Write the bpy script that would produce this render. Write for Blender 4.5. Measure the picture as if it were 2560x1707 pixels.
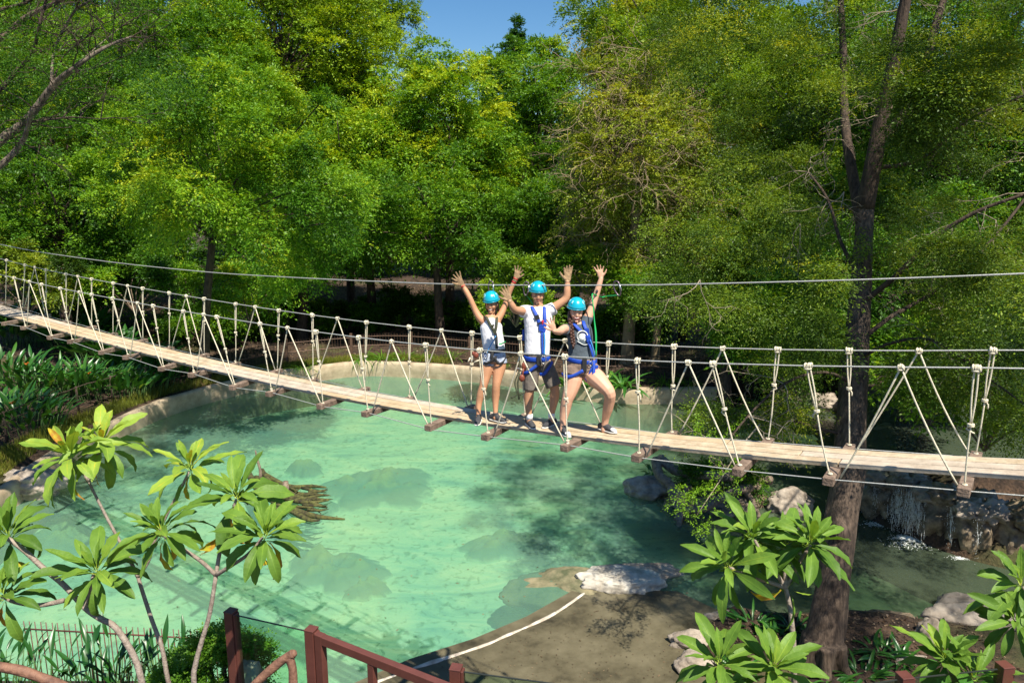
import bpy, bmesh, math, random
import numpy as np
from mathutils import Vector, Matrix, noise
for _o in list(bpy.data.objects): bpy.data.objects.remove(_o)
C = bpy.context.scene
COL = C.collection
R = math.radians
random.seed(7)
# ------------------------------------------------------------------ camera
F_PX, TH, H = 1850.0, R(11.4), 8.6
cam_d = bpy.data.cameras.new('camera'); cam = bpy.data.objects.new('camera', cam_d); COL.objects.link(cam)
cam.location = (0, 0, H); cam.rotation_euler = (R(90) - TH, 0, 0)
cam_d.sensor_width = 36; cam_d.lens = F_PX / 2560 * 36; cam_d.clip_end = 2000
C.camera = cam
# ------------------------------------------------------------------ light
SUN = Vector((0.26, -0.44, 0.86)).normalized()
w = bpy.data.worlds.new('World'); C.world = w; w.use_nodes = True
nt = w.node_tree; bg = nt.nodes['Background']
sky = nt.nodes.new('ShaderNodeTexSky'); sky.sky_type = 'NISHITA'; sky.sun_disc = False
sky.sun_elevation = math.asin(SUN.z); sky.sun_rotation = math.atan2(SUN.x, SUN.y)
sky.air_density = 1.0; sky.dust_density = 0.3; sky.ozone_density = 2.5
hs_ = nt.nodes.new('ShaderNodeHueSaturation'); hs_.inputs['Saturation'].default_value = 1.3
nt.links.new(sky.outputs[0], hs_.inputs['Color']); nt.links.new(hs_.outputs[0], bg.inputs[0]); bg.inputs[1].default_value = 0.078
sd = bpy.data.lights.new('sun', 'SUN'); sd.energy = 4.9; sd.angle = R(0.53); sd.color = (1, .94, .80)
so = bpy.data.objects.new('sun', sd); COL.objects.link(so); so.location = (0, 0, 60)
so.rotation_euler = (-SUN).to_track_quat('-Z', 'Y').to_euler()
C.view_settings.view_transform = 'Standard'; C.view_settings.look = 'None'
C.view_settings.exposure = 0.74; C.view_settings.gamma = 1
C.render.engine = 'CYCLES'
C.cycles.max_bounces = 8; C.cycles.transparent_max_bounces = 12
# ------------------------------------------------------------------ pixel helpers (photo is 2560 x 1707)
cT, sT = math.cos(TH), math.sin(TH)
def ray(px, py):
    x = (px - 1280) / F_PX; y = (853.5 - py) / F_PX
    return Vector((x, cT + y * sT, -sT + y * cT))
def P(px, py, d): return Vector((0, 0, H)) + ray(px, py) * d
def G(px, py, z=0.0):
    r = ray(px, py); return Vector((0, 0, H)) + r * ((z - H) / r.z)
c1 = lambda x, y: (1080 + x / 3.136, 620 + y / 3.136)
c2 = lambda x, y: (x / 3.136, 600 + y / 3.136)
c3 = lambda x, y: (600 + x / 3.92, 750 + y / 3.92)
c4 = lambda x, y: (1500 + x / 2.219, 820 + y / 2.219)
c5 = lambda x, y: (x / 2.217, 1000 + y / 2.217)
c6 = lambda x, y: (500 + x / 2.613, 1400 + y / 2.613)
c7 = lambda x, y: (1500 + x / 2.219, 1150 + y / 2.219)
# ------------------------------------------------------------------ object helpers
BASE = {}
def tag(o, label=None, cat=None, group=None, kind=None):
    if label: o['label'] = label
    if cat: o['category'] = cat
    if group: o['group'] = group
    if kind: o['kind'] = kind
    return o
def thing(name, label, cat, loc=(0, 0, 0), group=None):
    o = bpy.data.objects.new(name, None); COL.objects.link(o); o.location = loc
    o.empty_display_size = .2
    BASE[o] = Vector(loc)
    return tag(o, label, cat, group)
def link_mesh(name, me, parent=None, base=None, mats=()):
    o = bpy.data.objects.new(name, me); COL.objects.link(o)
    for m in mats: me.materials.append(m)
    if parent is not None:
        b = BASE[parent]; me.transform(Matrix.Translation(-b)); o.parent = parent; BASE[o] = b
    else:
        b = Vector(base) if base is not None else Vector((0, 0, 0))
        me.transform(Matrix.Translation(-b)); o.location = b; BASE[o] = b
    return o
class MB:
    def __init__(s): s.v = []; s.f = []; s.mi = []
    def add(s, vs, fs, mi=0):
        n = len(s.v); s.v.extend([tuple(v) for v in vs]); s.f.extend([tuple(i + n for i in f) for f in fs]); s.mi.extend([mi] * len(fs)); return s
    def box(s, c, ax, ay, az, mi=0):
        c = Vector(c); ax, ay, az = Vector(ax), Vector(ay), Vector(az); vs = []
        for i in (-1, 1):
            for j in (-1, 1):
                for k in (-1, 1): vs.append(c + ax * i + ay * j + az * k)
        return s.add(vs, [(0, 1, 3, 2), (4, 6, 7, 5), (0, 4, 5, 1), (2, 3, 7, 6), (0, 2, 6, 4), (1, 5, 7, 3)], mi)
    def tube(s, pts, rad, n=8, b=None, ref=None, mi=0, caps=True, sub=0):
        """tapered tube; rad may be float or list; b = second radii for elliptical section, ref = axis of first radius"""
        pts = [Vector(p) for p in pts]
        if not hasattr(rad, '__len__'): rad = [rad] * len(pts)
        rad = list(rad); b = list(b) if b is not None and hasattr(b, '__len__') else ([b] * len(pts) if b is not None else list(rad))
        if sub: pts, rad, b = smooth_path(pts, rad, b, sub)
        m = len(pts); vs = []; prev = None
        for i, p in enumerate(pts):
            t = (pts[min(i + 1, m - 1)] - pts[max(i - 1, 0)])
            t = t.normalized() if t.length > 1e-9 else Vector((0, 0, 1))
            if ref is not None: x = Vector(ref)
            elif prev is not None: x = prev
            else: x = Vector((1, 0, 0)) if abs(t.x) < .8 else Vector((0, 1, 0))
            x = x - t * x.dot(t)
            if x.length < 1e-6: x = Vector((0, 1, 0)) - t * t.y
            x.normalize(); prev = x; y = t.cross(x)
            for k in range(n):
                a = 2 * math.pi * k / n
                vs.append(p + x * (math.cos(a) * rad[i]) + y * (math.sin(a) * b[i]))
        fs = [(i * n + k, i * n + (k + 1) % n, (i + 1) * n + (k + 1) % n, (i + 1) * n + k) for i in range(m - 1) for k in range(n)]
        if caps: fs += [tuple(reversed(range(n))), tuple(range((m - 1) * n, m * n))]
        return s.add(vs, fs, mi)
    def ell(s, c, r, seg=16, rings=10, M=None, mi=0, fn=None):
        c = Vector(c); vs = []; fs = []
        for i in range(rings + 1):
            th = math.pi * i / rings
            for k in range(seg):
                a = 2 * math.pi * k / seg
                u = Vector((math.sin(th) * math.cos(a), math.sin(th) * math.sin(a), math.cos(th)))
                p = Vector((u.x * r[0], u.y * r[1], u.z * r[2]))
                if fn: p = fn(p, u)
                if M: p = M @ p
                vs.append(c + p)
        for i in range(rings):
            for k in range(seg):
                fs.append((i * seg + k, (i + 1) * seg + k, (i + 1) * seg + (k + 1) % seg, i * seg + (k + 1) % seg))
        return s.add(vs, fs, mi)
    def torus(s, c, ax, r, t, n=14, m=6, sy=1.0, ref=None, mi=0, a0=0, a1=2 * math.pi):
        ax = Vector(ax).normalized(); x = Vector(ref) if ref is not None else (Vector((0, 0, 1)) if abs(ax.z) < .9 else Vector((1, 0, 0)))
        x = (x - ax * x.dot(ax)).normalized(); y = ax.cross(x); c = Vector(c)
        full = abs(a1 - a0 - 2 * math.pi) < 1e-6
        pts = [c + x * (math.cos(a0 + (a1 - a0) * i / n) * r * sy) + y * (math.sin(a0 + (a1 - a0) * i / n) * r) for i in range(n + (0 if full else 1))]
        if full: pts.append(pts[0])
        return s.tube(pts, t, m, mi=mi)
    def build(s, name, mats, parent=None, base=None, smooth=True, merge=False):
        me = bpy.data.meshes.new(name); me.from_pydata(s.v, [], s.f)
        mats = mats if isinstance(mats, (list, tuple)) else [mats]
        if len(mats) > 1: me.polygons.foreach_set('material_index', s.mi)
        if smooth: me.polygons.foreach_set('use_smooth', [True] * len(me.polygons))
        if merge:
            bm = bmesh.new(); bm.from_mesh(me); bmesh.ops.remove_doubles(bm, verts=bm.verts, dist=1e-5); bm.to_mesh(me); bm.free()
        me.update()
        return link_mesh(name, me, parent, base, mats)
def smooth_path(pts, r, b, sub):
    o, orr, ob = [], [], []
    m = len(pts)
    for i in range(m - 1):
        p0, p1, p2, p3 = pts[max(i - 1, 0)], pts[i], pts[i + 1], pts[min(i + 2, m - 1)]
        for k in range(sub):
            t = k / sub; t2, t3 = t * t, t * t * t
            o.append(.5 * ((2 * p1) + (p2 - p0) * t + (2 * p0 - 5 * p1 + 4 * p2 - p3) * t2 + (3 * p1 - p0 - 3 * p2 + p3) * t3))
            orr.append(r[i] * (1 - t) + r[i + 1] * t); ob.append(b[i] * (1 - t) + b[i + 1] * t)
    o.append(pts[-1]); orr.append(r[-1]); ob.append(b[-1])
    return o, orr, ob
def remesh(o, vox, smooth=2, sub=0):
    m = o.modifiers.new('remesh', 'REMESH'); m.mode = 'VOXEL'; m.voxel_size = vox; m.use_smooth_shade = True
    if smooth:
        s = o.modifiers.new('smooth', 'SMOOTH'); s.iterations = smooth; s.factor = .5
    return o
def fast_mesh(name, V, quads, tint=None, mats=(), parent=None, base=None, smooth=False):
    """V (n,3) float, quads (m,4) int"""
    me = bpy.data.meshes.new(name)
    me.vertices.add(len(V)); me.vertices.foreach_set('co', np.ascontiguousarray(V, dtype=np.float32).ravel())
    k = quads.shape[1]
    me.loops.add(quads.size); me.loops.foreach_set('vertex_index', np.ascontiguousarray(quads, dtype=np.int32).ravel())
    me.polygons.add(len(quads)); me.polygons.foreach_set('loop_start', np.arange(0, quads.size, k, dtype=np.int32))
    if smooth: me.polygons.foreach_set('use_smooth', np.ones(len(quads), dtype=bool))
    me.update(calc_edges=True)
    if tint is not None:
        a = me.attributes.new('tint', 'FLOAT', 'FACE'); a.data.foreach_set('value', np.ascontiguousarray(tint, dtype=np.float32))
    return link_mesh(name, me, parent, base, mats)
# ------------------------------------------------------------------ materials
def mat(name, color=(.5, .5, .5), rough=.6, noise_s=0, noise_amt=.25, bump=0, bump_s=None, metal=0, spec=.5, color2=None, stretch=None, coat=0, detail=6):
    m = bpy.data.materials.new(name); m.use_nodes = True; n = m.node_tree.nodes; l = m.node_tree.links
    b = n['Principled BSDF']; b.inputs['Roughness'].default_value = rough; b.inputs['Metallic'].default_value = metal
    b.inputs['Specular IOR Level'].default_value = spec; b.inputs['Coat Weight'].default_value = coat
    b.inputs['Base Color'].default_value = (*color, 1)
    tc = n.new('ShaderNodeTexCoord'); src = tc.outputs['Object']
    if stretch:
        mp = n.new('ShaderNodeMapping'); mp.inputs['Scale'].default_value = stretch; l.new(src, mp.inputs[0]); src = mp.outputs[0]
    if noise_s:
        t = n.new('ShaderNodeTexNoise'); t.inputs['Scale'].default_value = noise_s; t.inputs['Detail'].default_value = detail; t.inputs['Roughness'].default_value = .65
        l.new(src, t.inputs[0]); cr = n.new('ShaderNodeValToRGB'); e = cr.color_ramp.elements
        c2_ = color2 or tuple(min(1, c * (1 + noise_amt)) for c in color)
        c0_ = color if color2 else tuple(c * (1 - noise_amt) for c in color)
        e[0].position = .36; e[1].position = .64; e[0].color = (*c0_, 1); e[1].color = (*c2_, 1)
        l.new(t.outputs[0], cr.inputs[0]); l.new(cr.outputs[0], b.inputs['Base Color'])
    if bump:
        t2 = n.new('ShaderNodeTexNoise'); t2.inputs['Scale'].default_value = bump_s or noise_s * 3; t2.inputs['Detail'].default_value = 5
        l.new(src, t2.inputs[0]); bp = n.new('ShaderNodeBump'); bp.inputs['Strength'].default_value = bump; bp.inputs['Distance'].default_value = .02
        l.new(t2.outputs[0], bp.inputs['Height']); l.new(bp.outputs[0], b.inputs['Normal'])
    return m
def leaf_mat(name, cols, rough=.5, trans=.4, tcol=None, spec=.35, use_noise=0):
    m = bpy.data.materials.new(name); m.use_nodes = True; n = m.node_tree.nodes; l = m.node_tree.links
    b = n['Principled BSDF']; b.inputs['Roughness'].default_value = rough; b.inputs['Specular IOR Level'].default_value = spec
    at = n.new('ShaderNodeAttribute'); at.attribute_name = 'tint'; cr = n.new('ShaderNodeValToRGB')
    e = cr.color_ramp.elements
    while len(e) < len(cols): e.new(.5)
    for i, (p, c) in enumerate(cols): e[i].position = p; e[i].color = (*c, 1)
    if use_noise:
        tcn = n.new('ShaderNodeTexCoord'); nz = n.new('ShaderNodeTexNoise'); nz.inputs['Scale'].default_value = use_noise; nz.inputs['Detail'].default_value = 6; l.new(tcn.outputs['Object'], nz.inputs[0])
        ma = n.new('ShaderNodeMath'); ma.operation = 'MULTIPLY_ADD'; ma.inputs[1].default_value = .55; l.new(nz.outputs[0], ma.inputs[0]); l.new(at.outputs['Fac'], ma.inputs[2])
        mb_ = n.new('ShaderNodeMath'); mb_.operation = 'SUBTRACT'; mb_.inputs[1].default_value = .27; l.new(ma.outputs[0], mb_.inputs[0]); l.new(mb_.outputs[0], cr.inputs[0])
        n2 = n.new('ShaderNodeTexNoise'); n2.inputs['Scale'].default_value = 55; l.new(tcn.outputs['Object'], n2.inputs[0]); bp = n.new('ShaderNodeBump'); bp.inputs['Strength'].default_value = .35; bp.inputs['Distance'].default_value = .01; l.new(n2.outputs[0], bp.inputs['Height']); l.new(bp.outputs[0], b.inputs['Normal'])
    else: l.new(at.outputs['Fac'], cr.inputs[0])
    l.new(cr.outputs[0], b.inputs['Base Color'])
    tr = n.new('ShaderNodeBsdfTranslucent'); mx = n.new('ShaderNodeMixShader'); mx.inputs[0].default_value = trans
    g = n.new('ShaderNodeMix'); g.data_type = 'RGBA'; g.blend_type = 'MULTIPLY'; g.inputs[0].default_value = 1
    g.inputs[7].default_value = (*(tcol or (1.6, 1.35, .45)), 1)
    l.new(cr.outputs[0], g.inputs[6]); l.new(g.outputs[2], tr.inputs[0])
    l.new(b.outputs[0], mx.inputs[1]); l.new(tr.outputs[0], mx.inputs[2]); l.new(mx.outputs[0], n['Material Output'].inputs[0])
    return m
M = {}
M['rope'] = mat('rope_fibre', (.78, .70, .52), .85, 60, .18, .6, 200)
M['cable'] = mat('steel_cable', (.50, .50, .47), .45, 90, .2, .3, 300, metal=.35)
M['plank'] = mat('sawn_plank', (.40, .30, .19), .75, 7, .22, .35, 30, color2=(.58, .47, .33), stretch=(1, 1, 1))
M['plank2'] = mat('grey_plank', (.40, .32, .24), .78, 6, .2, .35, 30, color2=(.56, .47, .37))
M['plank3'] = mat('tan_plank', (.42, .30, .175), .75, 5, .2, .35, 30, color2=(.56, .43, .28))
M['beam'] = mat('weathered_beam', (.13, .085, .06), .85, 12, .3, .6, 50, color2=(.27, .19, .14))
M['bark'] = mat('dark_bark', (.032, .021, .015), .9, 5, .4, 1.0, 14, color2=(.095, .062, .043), stretch=(3, 3, .7))
M['bark2'] = mat('mid_bark', (.10, .066, .045), .9, 6, .4, .9, 16, color2=(.24, .17, .12), stretch=(3, 3, .6))
M['bark3'] = mat('fissured_bark', (.038, .026, .019), .9, 5, .4, 1.0, 14, color2=(.15, .105, .075), stretch=(3, 3, .5))
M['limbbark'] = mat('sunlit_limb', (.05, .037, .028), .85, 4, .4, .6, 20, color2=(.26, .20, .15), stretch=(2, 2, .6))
M['twig'] = mat('pale_twig', (.30, .22, .13), .8, 3, .3)
M['palewood'] = mat('pale_limb', (.30, .24, .17), .8, 3, .3, .5, 20)
M['root'] = mat('gnarled_root', (.12, .085, .06), .85, 9, .4, 1.0, 25, color2=(.30, .23, .17))
M['mosswood'] = mat('mossy_wood', (.028, .022, .012), .9, 7, .4, 1.0, 25, color2=(.12, .12, .03))
M['rock'] = mat('grey_rock', (.20, .16, .125), .85, 3, .4, 1.0, 12, color2=(.45, .38, .31), detail=9)
M['wetrock'] = mat('wet_rock', (.06, .042, .028), .5, 3.5, .4, 1.0, 10, color2=(.34, .26, .17), detail=9)
M['whiterock'] = mat('bleached_rock', (.30, .26, .21), .9, 2.8, .2, 1.0, 7, color2=(.62, .58, .51), detail=12)
M['mossrock'] = mat('mossy_rock', (.075, .085, .04), .8, 2.5, .4, 1.0, 9, color2=(.26, .22, .13), detail=10)
M['subrock'] = mat('submerged_rock', (.12, .24, .19), .9, 1.6, .4, .6, 8, color2=(.34, .42, .22), detail=9)
M['wall'] = mat('pond_wall_plaster', (.30, .23, .15), .85, 1.8, .3, .6, 9, color2=(.50, .40, .28), detail=9)
M['curb'] = mat('bleached_curb', (.40, .33, .26), .8, 4, .15, .5, 20, color2=(.72, .66, .58))
M['brownmetal'] = mat('brown_painted_metal', (.125, .042, .032), .42, 6, .12, .1, 60, spec=.5)
M['fencewood'] = mat('brown_fence', (.10, .055, .035), .7, 8, .3, .2, 30)
M['black'] = mat('black_webbing', (.02, .02, .022), .7)
M['olive'] = mat('olive_webbing', (.045, .05, .025), .75, 40, .3)
M['blue'] = mat('blue_webbing', (.008, .06, .42), .6, 60, .2, .2, 200)
M['lblue'] = mat('light_blue_cord', (.05, .28, .60), .6)
M['greencord'] = mat('green_cord', (.01, .42, .10), .6)
M['purple'] = mat('anodised_metal', (.16, .11, .14), .35, metal=.7)
M['steel'] = mat('bright_steel', (.55, .55, .55), .3, metal=.9)
M['redwood'] = mat('red_pulley', (.22, .055, .03), .5)
M['redband'] = mat('red_band', (.55, .02, .02), .5)
M['helmet'] = mat('turquoise_helmet', (.005, .37, .50), .28, spec=.6, coat=.4)
M['vent'] = mat('pale_vent', (.35, .62, .66), .4)
M['skin1'] = mat('tan_skin', (.56, .28, .155), .5, 8, .07, .05, 80, spec=.35)
M['skin2'] = mat('brown_skin', (.52, .27, .155), .5, 8, .07, .05, 80, spec=.35)
M['skin3'] = mat('fair_skin', (.66, .37, .245), .5, 8, .06, .05, 80, spec=.35)
M['glove'] = mat('tan_leather_glove', (.30, .19, .10), .8, 30, .3, .4, 90)
M['tee'] = mat('white_cotton', (.76, .74, .77), .9, 8, .04, .5, 22)
M['greytee'] = mat('slate_cotton', (.075, .095, .115), .9, 10, .15, .5, 25)
M['print'] = mat('white_print', (.72, .74, .72), .8, 16, .3)
M['greyshort'] = mat('grey_twill', (.15, .125, .105), .9, 10, .15, .6, 24)
M['beigeshort'] = mat('taupe_twill', (.24, .165, .125), .9, 10, .15, .6, 24)
M['denim'] = mat('washed_denim', (.22, .27, .42), .9, 14, .3, .4, 60, color2=(.62, .66, .74))
M['hair'] = mat('dark_hair', (.022, .013, .009), .55, 30, .4, .5, 60)
M['brownhair'] = mat('brown_hair', (.07, .028, .018), .5, 30, .5, .6, 60)
M['shoe'] = mat('charcoal_shoe', (.045, .045, .05), .8, 30, .3, .3, 80)
M['sole'] = mat('pale_sole', (.62, .60, .56), .7)
M['shoewhite'] = mat('white_mesh_shoe', (.70, .68, .68), .7, 30, .2)
M['orange'] = mat('orange_patch', (.75, .16, .05), .6)
M['lip'] = mat('lips', (.42, .10, .08), .4)
M['teeth'] = mat('teeth', (.82, .80, .76), .3)
M['eye'] = mat('eye_dark', (.012, .010, .010), .25)
M['white'] = mat('sock_white', (.78, .77, .78), .9)
M['tattoo'] = mat('tattoo_ink', (.05, .045, .05), .7)
M['foam'] = mat('white_water', (.85, .87, .85), .6)
M['flower'] = mat('orange_flower', (.80, .22, .02), .5)
M['darksoil'] = mat('dark_soil', (.035, .024, .016), .95, 3, .4, .8, 12, color2=(.10, .068, .045))
G_ = lambda a, b, c: (a, b, c)
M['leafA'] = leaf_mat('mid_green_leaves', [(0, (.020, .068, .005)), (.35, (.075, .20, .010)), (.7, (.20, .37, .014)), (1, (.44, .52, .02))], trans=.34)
M['leafC'] = leaf_mat('olive_green_leaves', [(0, (.02, .052, .005)), (.35, (.085, .165, .012)), (.7, (.23, .32, .02)), (1, (.46, .46, .03))], trans=.34)
M['leafY'] = leaf_mat('yellow_green_leaves', [(0, (.05, .11, .006)), (.35, (.14, .26, .010)), (.7, (.30, .43, .014)), (1, (.50, .53, .025))], trans=.32)
M['leafB'] = leaf_mat('olive_leaves', [(0, (.03, .07, .006)), (.35, (.17, .25, .016)), (.75, (.38, .44, .03)), (1, (.50, .44, .10))], trans=.32)
M['leafD'] = leaf_mat('deep_green_leaves', [(0, (.010, .040, .010)), (.5, (.022, .085, .012)), (.85, (.05, .145, .014)), (1, (.15, .24, .02))])
M['plum'] = leaf_mat('plumeria_leaf', [(0, (.075, .16, .02)), (.45, (.17, .30, .04)), (.82, (.34, .46, .055)), (.93, (.60, .44, .03)), (1, (.50, .24, .04))], rough=.52, trans=.30, tcol=(1.4, 1.3, .5), spec=.3, use_noise=9)
M['heli'] = leaf_mat('heliconia_leaf', [(0, (.015, .075, .012)), (.5, (.035, .135, .018)), (.85, (.09, .23, .03)), (1, (.22, .32, .05))], rough=.32, trans=.25, spec=.6)
M['grassm'] = leaf_mat('grass_blades', [(0, (.07, .10, .01)), (.5, (.17, .20, .025)), (.85, (.25, .26, .04)), (1, (.36, .24, .10))], trans=.3)
M['fern'] = leaf_mat('bright_shrub_leaves', [(0, (.05, .15, .012)), (.5, (.10, .24, .016)), (1, (.20, .34, .03))], trans=.4)
M['litterm'] = leaf_mat('dead_leaves', [(0, (.04, .022, .012)), (.5, (.09, .055, .03)), (1, (.26, .18, .11))], trans=.1, tcol=(1, 1, 1))

def ground_mat():
    m = bpy.data.materials.new('forest_soil'); m.use_nodes = True; n = m.node_tree.nodes; l = m.node_tree.links
    b = n['Principled BSDF']; b.inputs['Roughness'].default_value = .95
    tc = n.new('ShaderNodeTexCoord')
    def nz(s, d=8):
        t = n.new('ShaderNodeTexNoise'); t.inputs['Scale'].default_value = s; t.inputs['Detail'].default_value = d; l.new(tc.outputs['Object'], t.inputs[0]); return t
    a, c, f = nz(.35), nz(2.5), nz(14)
    r1 = n.new('ShaderNodeValToRGB'); e = r1.color_ramp.elements; e[0].position = .35; e[1].position = .68; e[0].color = (.022, .013, .008, 1); e[1].color = (.085, .052, .032, 1)
    l.new(c.outputs[0], r1.inputs[0])
    r2 = n.new('ShaderNodeValToRGB'); e = r2.color_ramp.elements; e[0].position = .3; e[1].position = .8; e[0].color = (.5, .5, .5, 1); e[1].color = (1.6, 1.5, 1.4, 1)
    l.new(f.outputs[0], r2.inputs[0])
    mx = n.new('ShaderNodeMix'); mx.data_type = 'RGBA'; mx.blend_type = 'MULTIPLY'; mx.inputs[0].default_value = 1
    l.new(r1.outputs[0], mx.inputs[6]); l.new(r2.outputs[0], mx.inputs[7])
    r3 = n.new('ShaderNodeValToRGB'); e = r3.color_ramp.elements; e[0].position = .55; e[1].position = .65; e[0].color = (0, 0, 0, 1); e[1].color = (1, 1, 1, 1)
    l.new(a.outputs[0], r3.inputs[0])
    m2 = n.new('ShaderNodeMix'); m2.data_type = 'RGBA'; m2.inputs[7].default_value = (.07, .085, .02, 1); 
    sc = n.new('ShaderNodeMath'); sc.operation = 'MULTIPLY'; sc.inputs[1].default_value = .55; l.new(r3.outputs[0], sc.inputs[0]); l.new(sc.outputs[0], m2.inputs[0])
    l.new(mx.outputs[2], m2.inputs[6]); l.new(m2.outputs[2], b.inputs['Base Color'])
    bp = n.new('ShaderNodeBump'); bp.inputs['Distance'].default_value = .05; l.new(f.outputs[0], bp.inputs['Height']); l.new(bp.outputs[0], b.inputs['Normal'])
    return m
M['ground'] = ground_mat()
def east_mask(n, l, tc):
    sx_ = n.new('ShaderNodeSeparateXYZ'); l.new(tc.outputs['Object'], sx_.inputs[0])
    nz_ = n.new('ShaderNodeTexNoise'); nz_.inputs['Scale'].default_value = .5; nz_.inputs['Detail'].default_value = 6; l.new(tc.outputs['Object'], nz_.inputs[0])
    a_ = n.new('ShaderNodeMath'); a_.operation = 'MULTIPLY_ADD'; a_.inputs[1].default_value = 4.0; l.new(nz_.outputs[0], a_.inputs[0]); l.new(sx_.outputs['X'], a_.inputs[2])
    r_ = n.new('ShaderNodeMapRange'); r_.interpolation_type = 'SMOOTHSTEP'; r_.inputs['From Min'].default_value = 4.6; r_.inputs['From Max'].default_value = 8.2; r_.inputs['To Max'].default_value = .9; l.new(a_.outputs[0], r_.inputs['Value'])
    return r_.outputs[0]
def bed_mat():
    m = bpy.data.materials.new('pond_floor'); m.use_nodes = True; n = m.node_tree.nodes; l = m.node_tree.links
    b = n['Principled BSDF']; b.inputs['Roughness'].default_value = .9
    tc = n.new('ShaderNodeTexCoord')
    mp = n.new('ShaderNodeMapping'); mp.inputs['Rotation'].default_value = (0, 0, .5); mp.inputs['Scale'].default_value = (1, 2.2, 1); l.new(tc.outputs['Object'], mp.inputs[0])
    t = n.new('ShaderNodeTexNoise'); t.inputs['Scale'].default_value = .45; t.inputs['Detail'].default_value = 10; t.inputs['Distortion'].default_value = 1.2; t.inputs['Roughness'].default_value = .62; l.new(mp.outputs[0], t.inputs[0])
    cr = n.new('ShaderNodeValToRGB'); e = cr.color_ramp.elements; e[0].position = .32; e[0].color = (.24, .44, .36, 1); e[1].position = .66; e[1].color = (.80, .80, .54, 1)
    k = e.new(.48); k.color = (.50, .68, .48, 1)
    l.new(t.outputs[0], cr.inputs[0])
    t2 = n.new('ShaderNodeTexNoise'); t2.inputs['Scale'].default_value = 5; t2.inputs['Detail'].default_value = 8; t2.inputs['Distortion'].default_value = .6; l.new(tc.outputs['Object'], t2.inputs[0])
    c2_ = n.new('ShaderNodeValToRGB'); e = c2_.color_ramp.elements; e[0].position = .32; e[0].color = (.34, .42, .30, 1); e[1].position = .46; e[1].color = (1, 1, 1, 1)
    l.new(t2.outputs[0], c2_.inputs[0])
    mx = n.new('ShaderNodeMix'); mx.data_type = 'RGBA'; mx.blend_type = 'MULTIPLY'; mx.inputs[0].default_value = .8
    l.new(cr.outputs[0], mx.inputs[6]); l.new(c2_.outputs[0], mx.inputs[7])
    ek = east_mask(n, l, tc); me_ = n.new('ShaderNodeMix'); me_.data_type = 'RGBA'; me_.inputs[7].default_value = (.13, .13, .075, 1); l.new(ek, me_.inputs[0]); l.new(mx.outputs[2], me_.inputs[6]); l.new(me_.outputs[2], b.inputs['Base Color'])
    return m
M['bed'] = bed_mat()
def water_mat(name, tint, dif, dfac, bump_s=6, bump=.10):
    m = bpy.data.materials.new(name); m.use_nodes = True; n = m.node_tree.nodes; l = m.node_tree.links
    n.remove(n['Principled BSDF']); out = n['Material Output']
    tr = n.new('ShaderNodeBsdfTransparent'); tr.inputs[0].default_value = (*tint, 1)
    df = n.new('ShaderNodeBsdfDiffuse'); tc = n.new('ShaderNodeTexCoord')
    nz = n.new('ShaderNodeTexNoise'); nz.inputs['Scale'].default_value = .22; nz.inputs['Detail'].default_value = 5; nz.inputs['Distortion'].default_value = 1.0; l.new(tc.outputs['Object'], nz.inputs[0])
    cr = n.new('ShaderNodeValToRGB'); e = cr.color_ramp.elements; e[0].position = .35; e[1].position = .7
    e[0].color = (dif[0] * .7, dif[1] * .85, dif[2] * .95, 1); e[1].color = (dif[0] * 1.4, dif[1] * 1.12, dif[2] * 1.0, 1); l.new(nz.outputs[0], cr.inputs[0])
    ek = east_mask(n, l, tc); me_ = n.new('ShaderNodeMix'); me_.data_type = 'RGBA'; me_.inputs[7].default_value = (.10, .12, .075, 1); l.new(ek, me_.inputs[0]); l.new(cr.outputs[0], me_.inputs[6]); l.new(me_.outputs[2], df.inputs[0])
    m1 = n.new('ShaderNodeMixShader'); m1.inputs[0].default_value = dfac; l.new(tr.outputs[0], m1.inputs[1]); l.new(df.outputs[0], m1.inputs[2])
    gl = n.new('ShaderNodeBsdfGlossy'); gl.inputs['Roughness'].default_value = .06
    mp = n.new('ShaderNodeMapping'); mp.inputs['Scale'].default_value = (1, 1.6, 1); l.new(tc.outputs['Object'], mp.inputs[0])
    wv = n.new('ShaderNodeTexNoise'); wv.inputs['Scale'].default_value = bump_s; wv.inputs['Detail'].default_value = 4; l.new(mp.outputs[0], wv.inputs[0])
    bp = n.new('ShaderNodeBump'); bp.inputs['Strength'].default_value = bump; bp.inputs['Distance'].default_value = .12; l.new(wv.outputs[0], bp.inputs['Height']); l.new(bp.outputs[0], gl.inputs['Normal'])
    fr = n.new('ShaderNodeFresnel'); fr.inputs[0].default_value = 1.33; l.new(bp.outputs[0], fr.inputs[1])
    m2 = n.new('ShaderNodeMixShader'); l.new(fr.outputs[0], m2.inputs[0]); l.new(m1.outputs[0], m2.inputs[1]); l.new(gl.outputs[0], m2.inputs[2]); l.new(m2.outputs[0], out.inputs[0])
    return m
M['water'] = water_mat('pond_water', (.66, .88, .76), (.18, .35, .25), .42)
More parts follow.
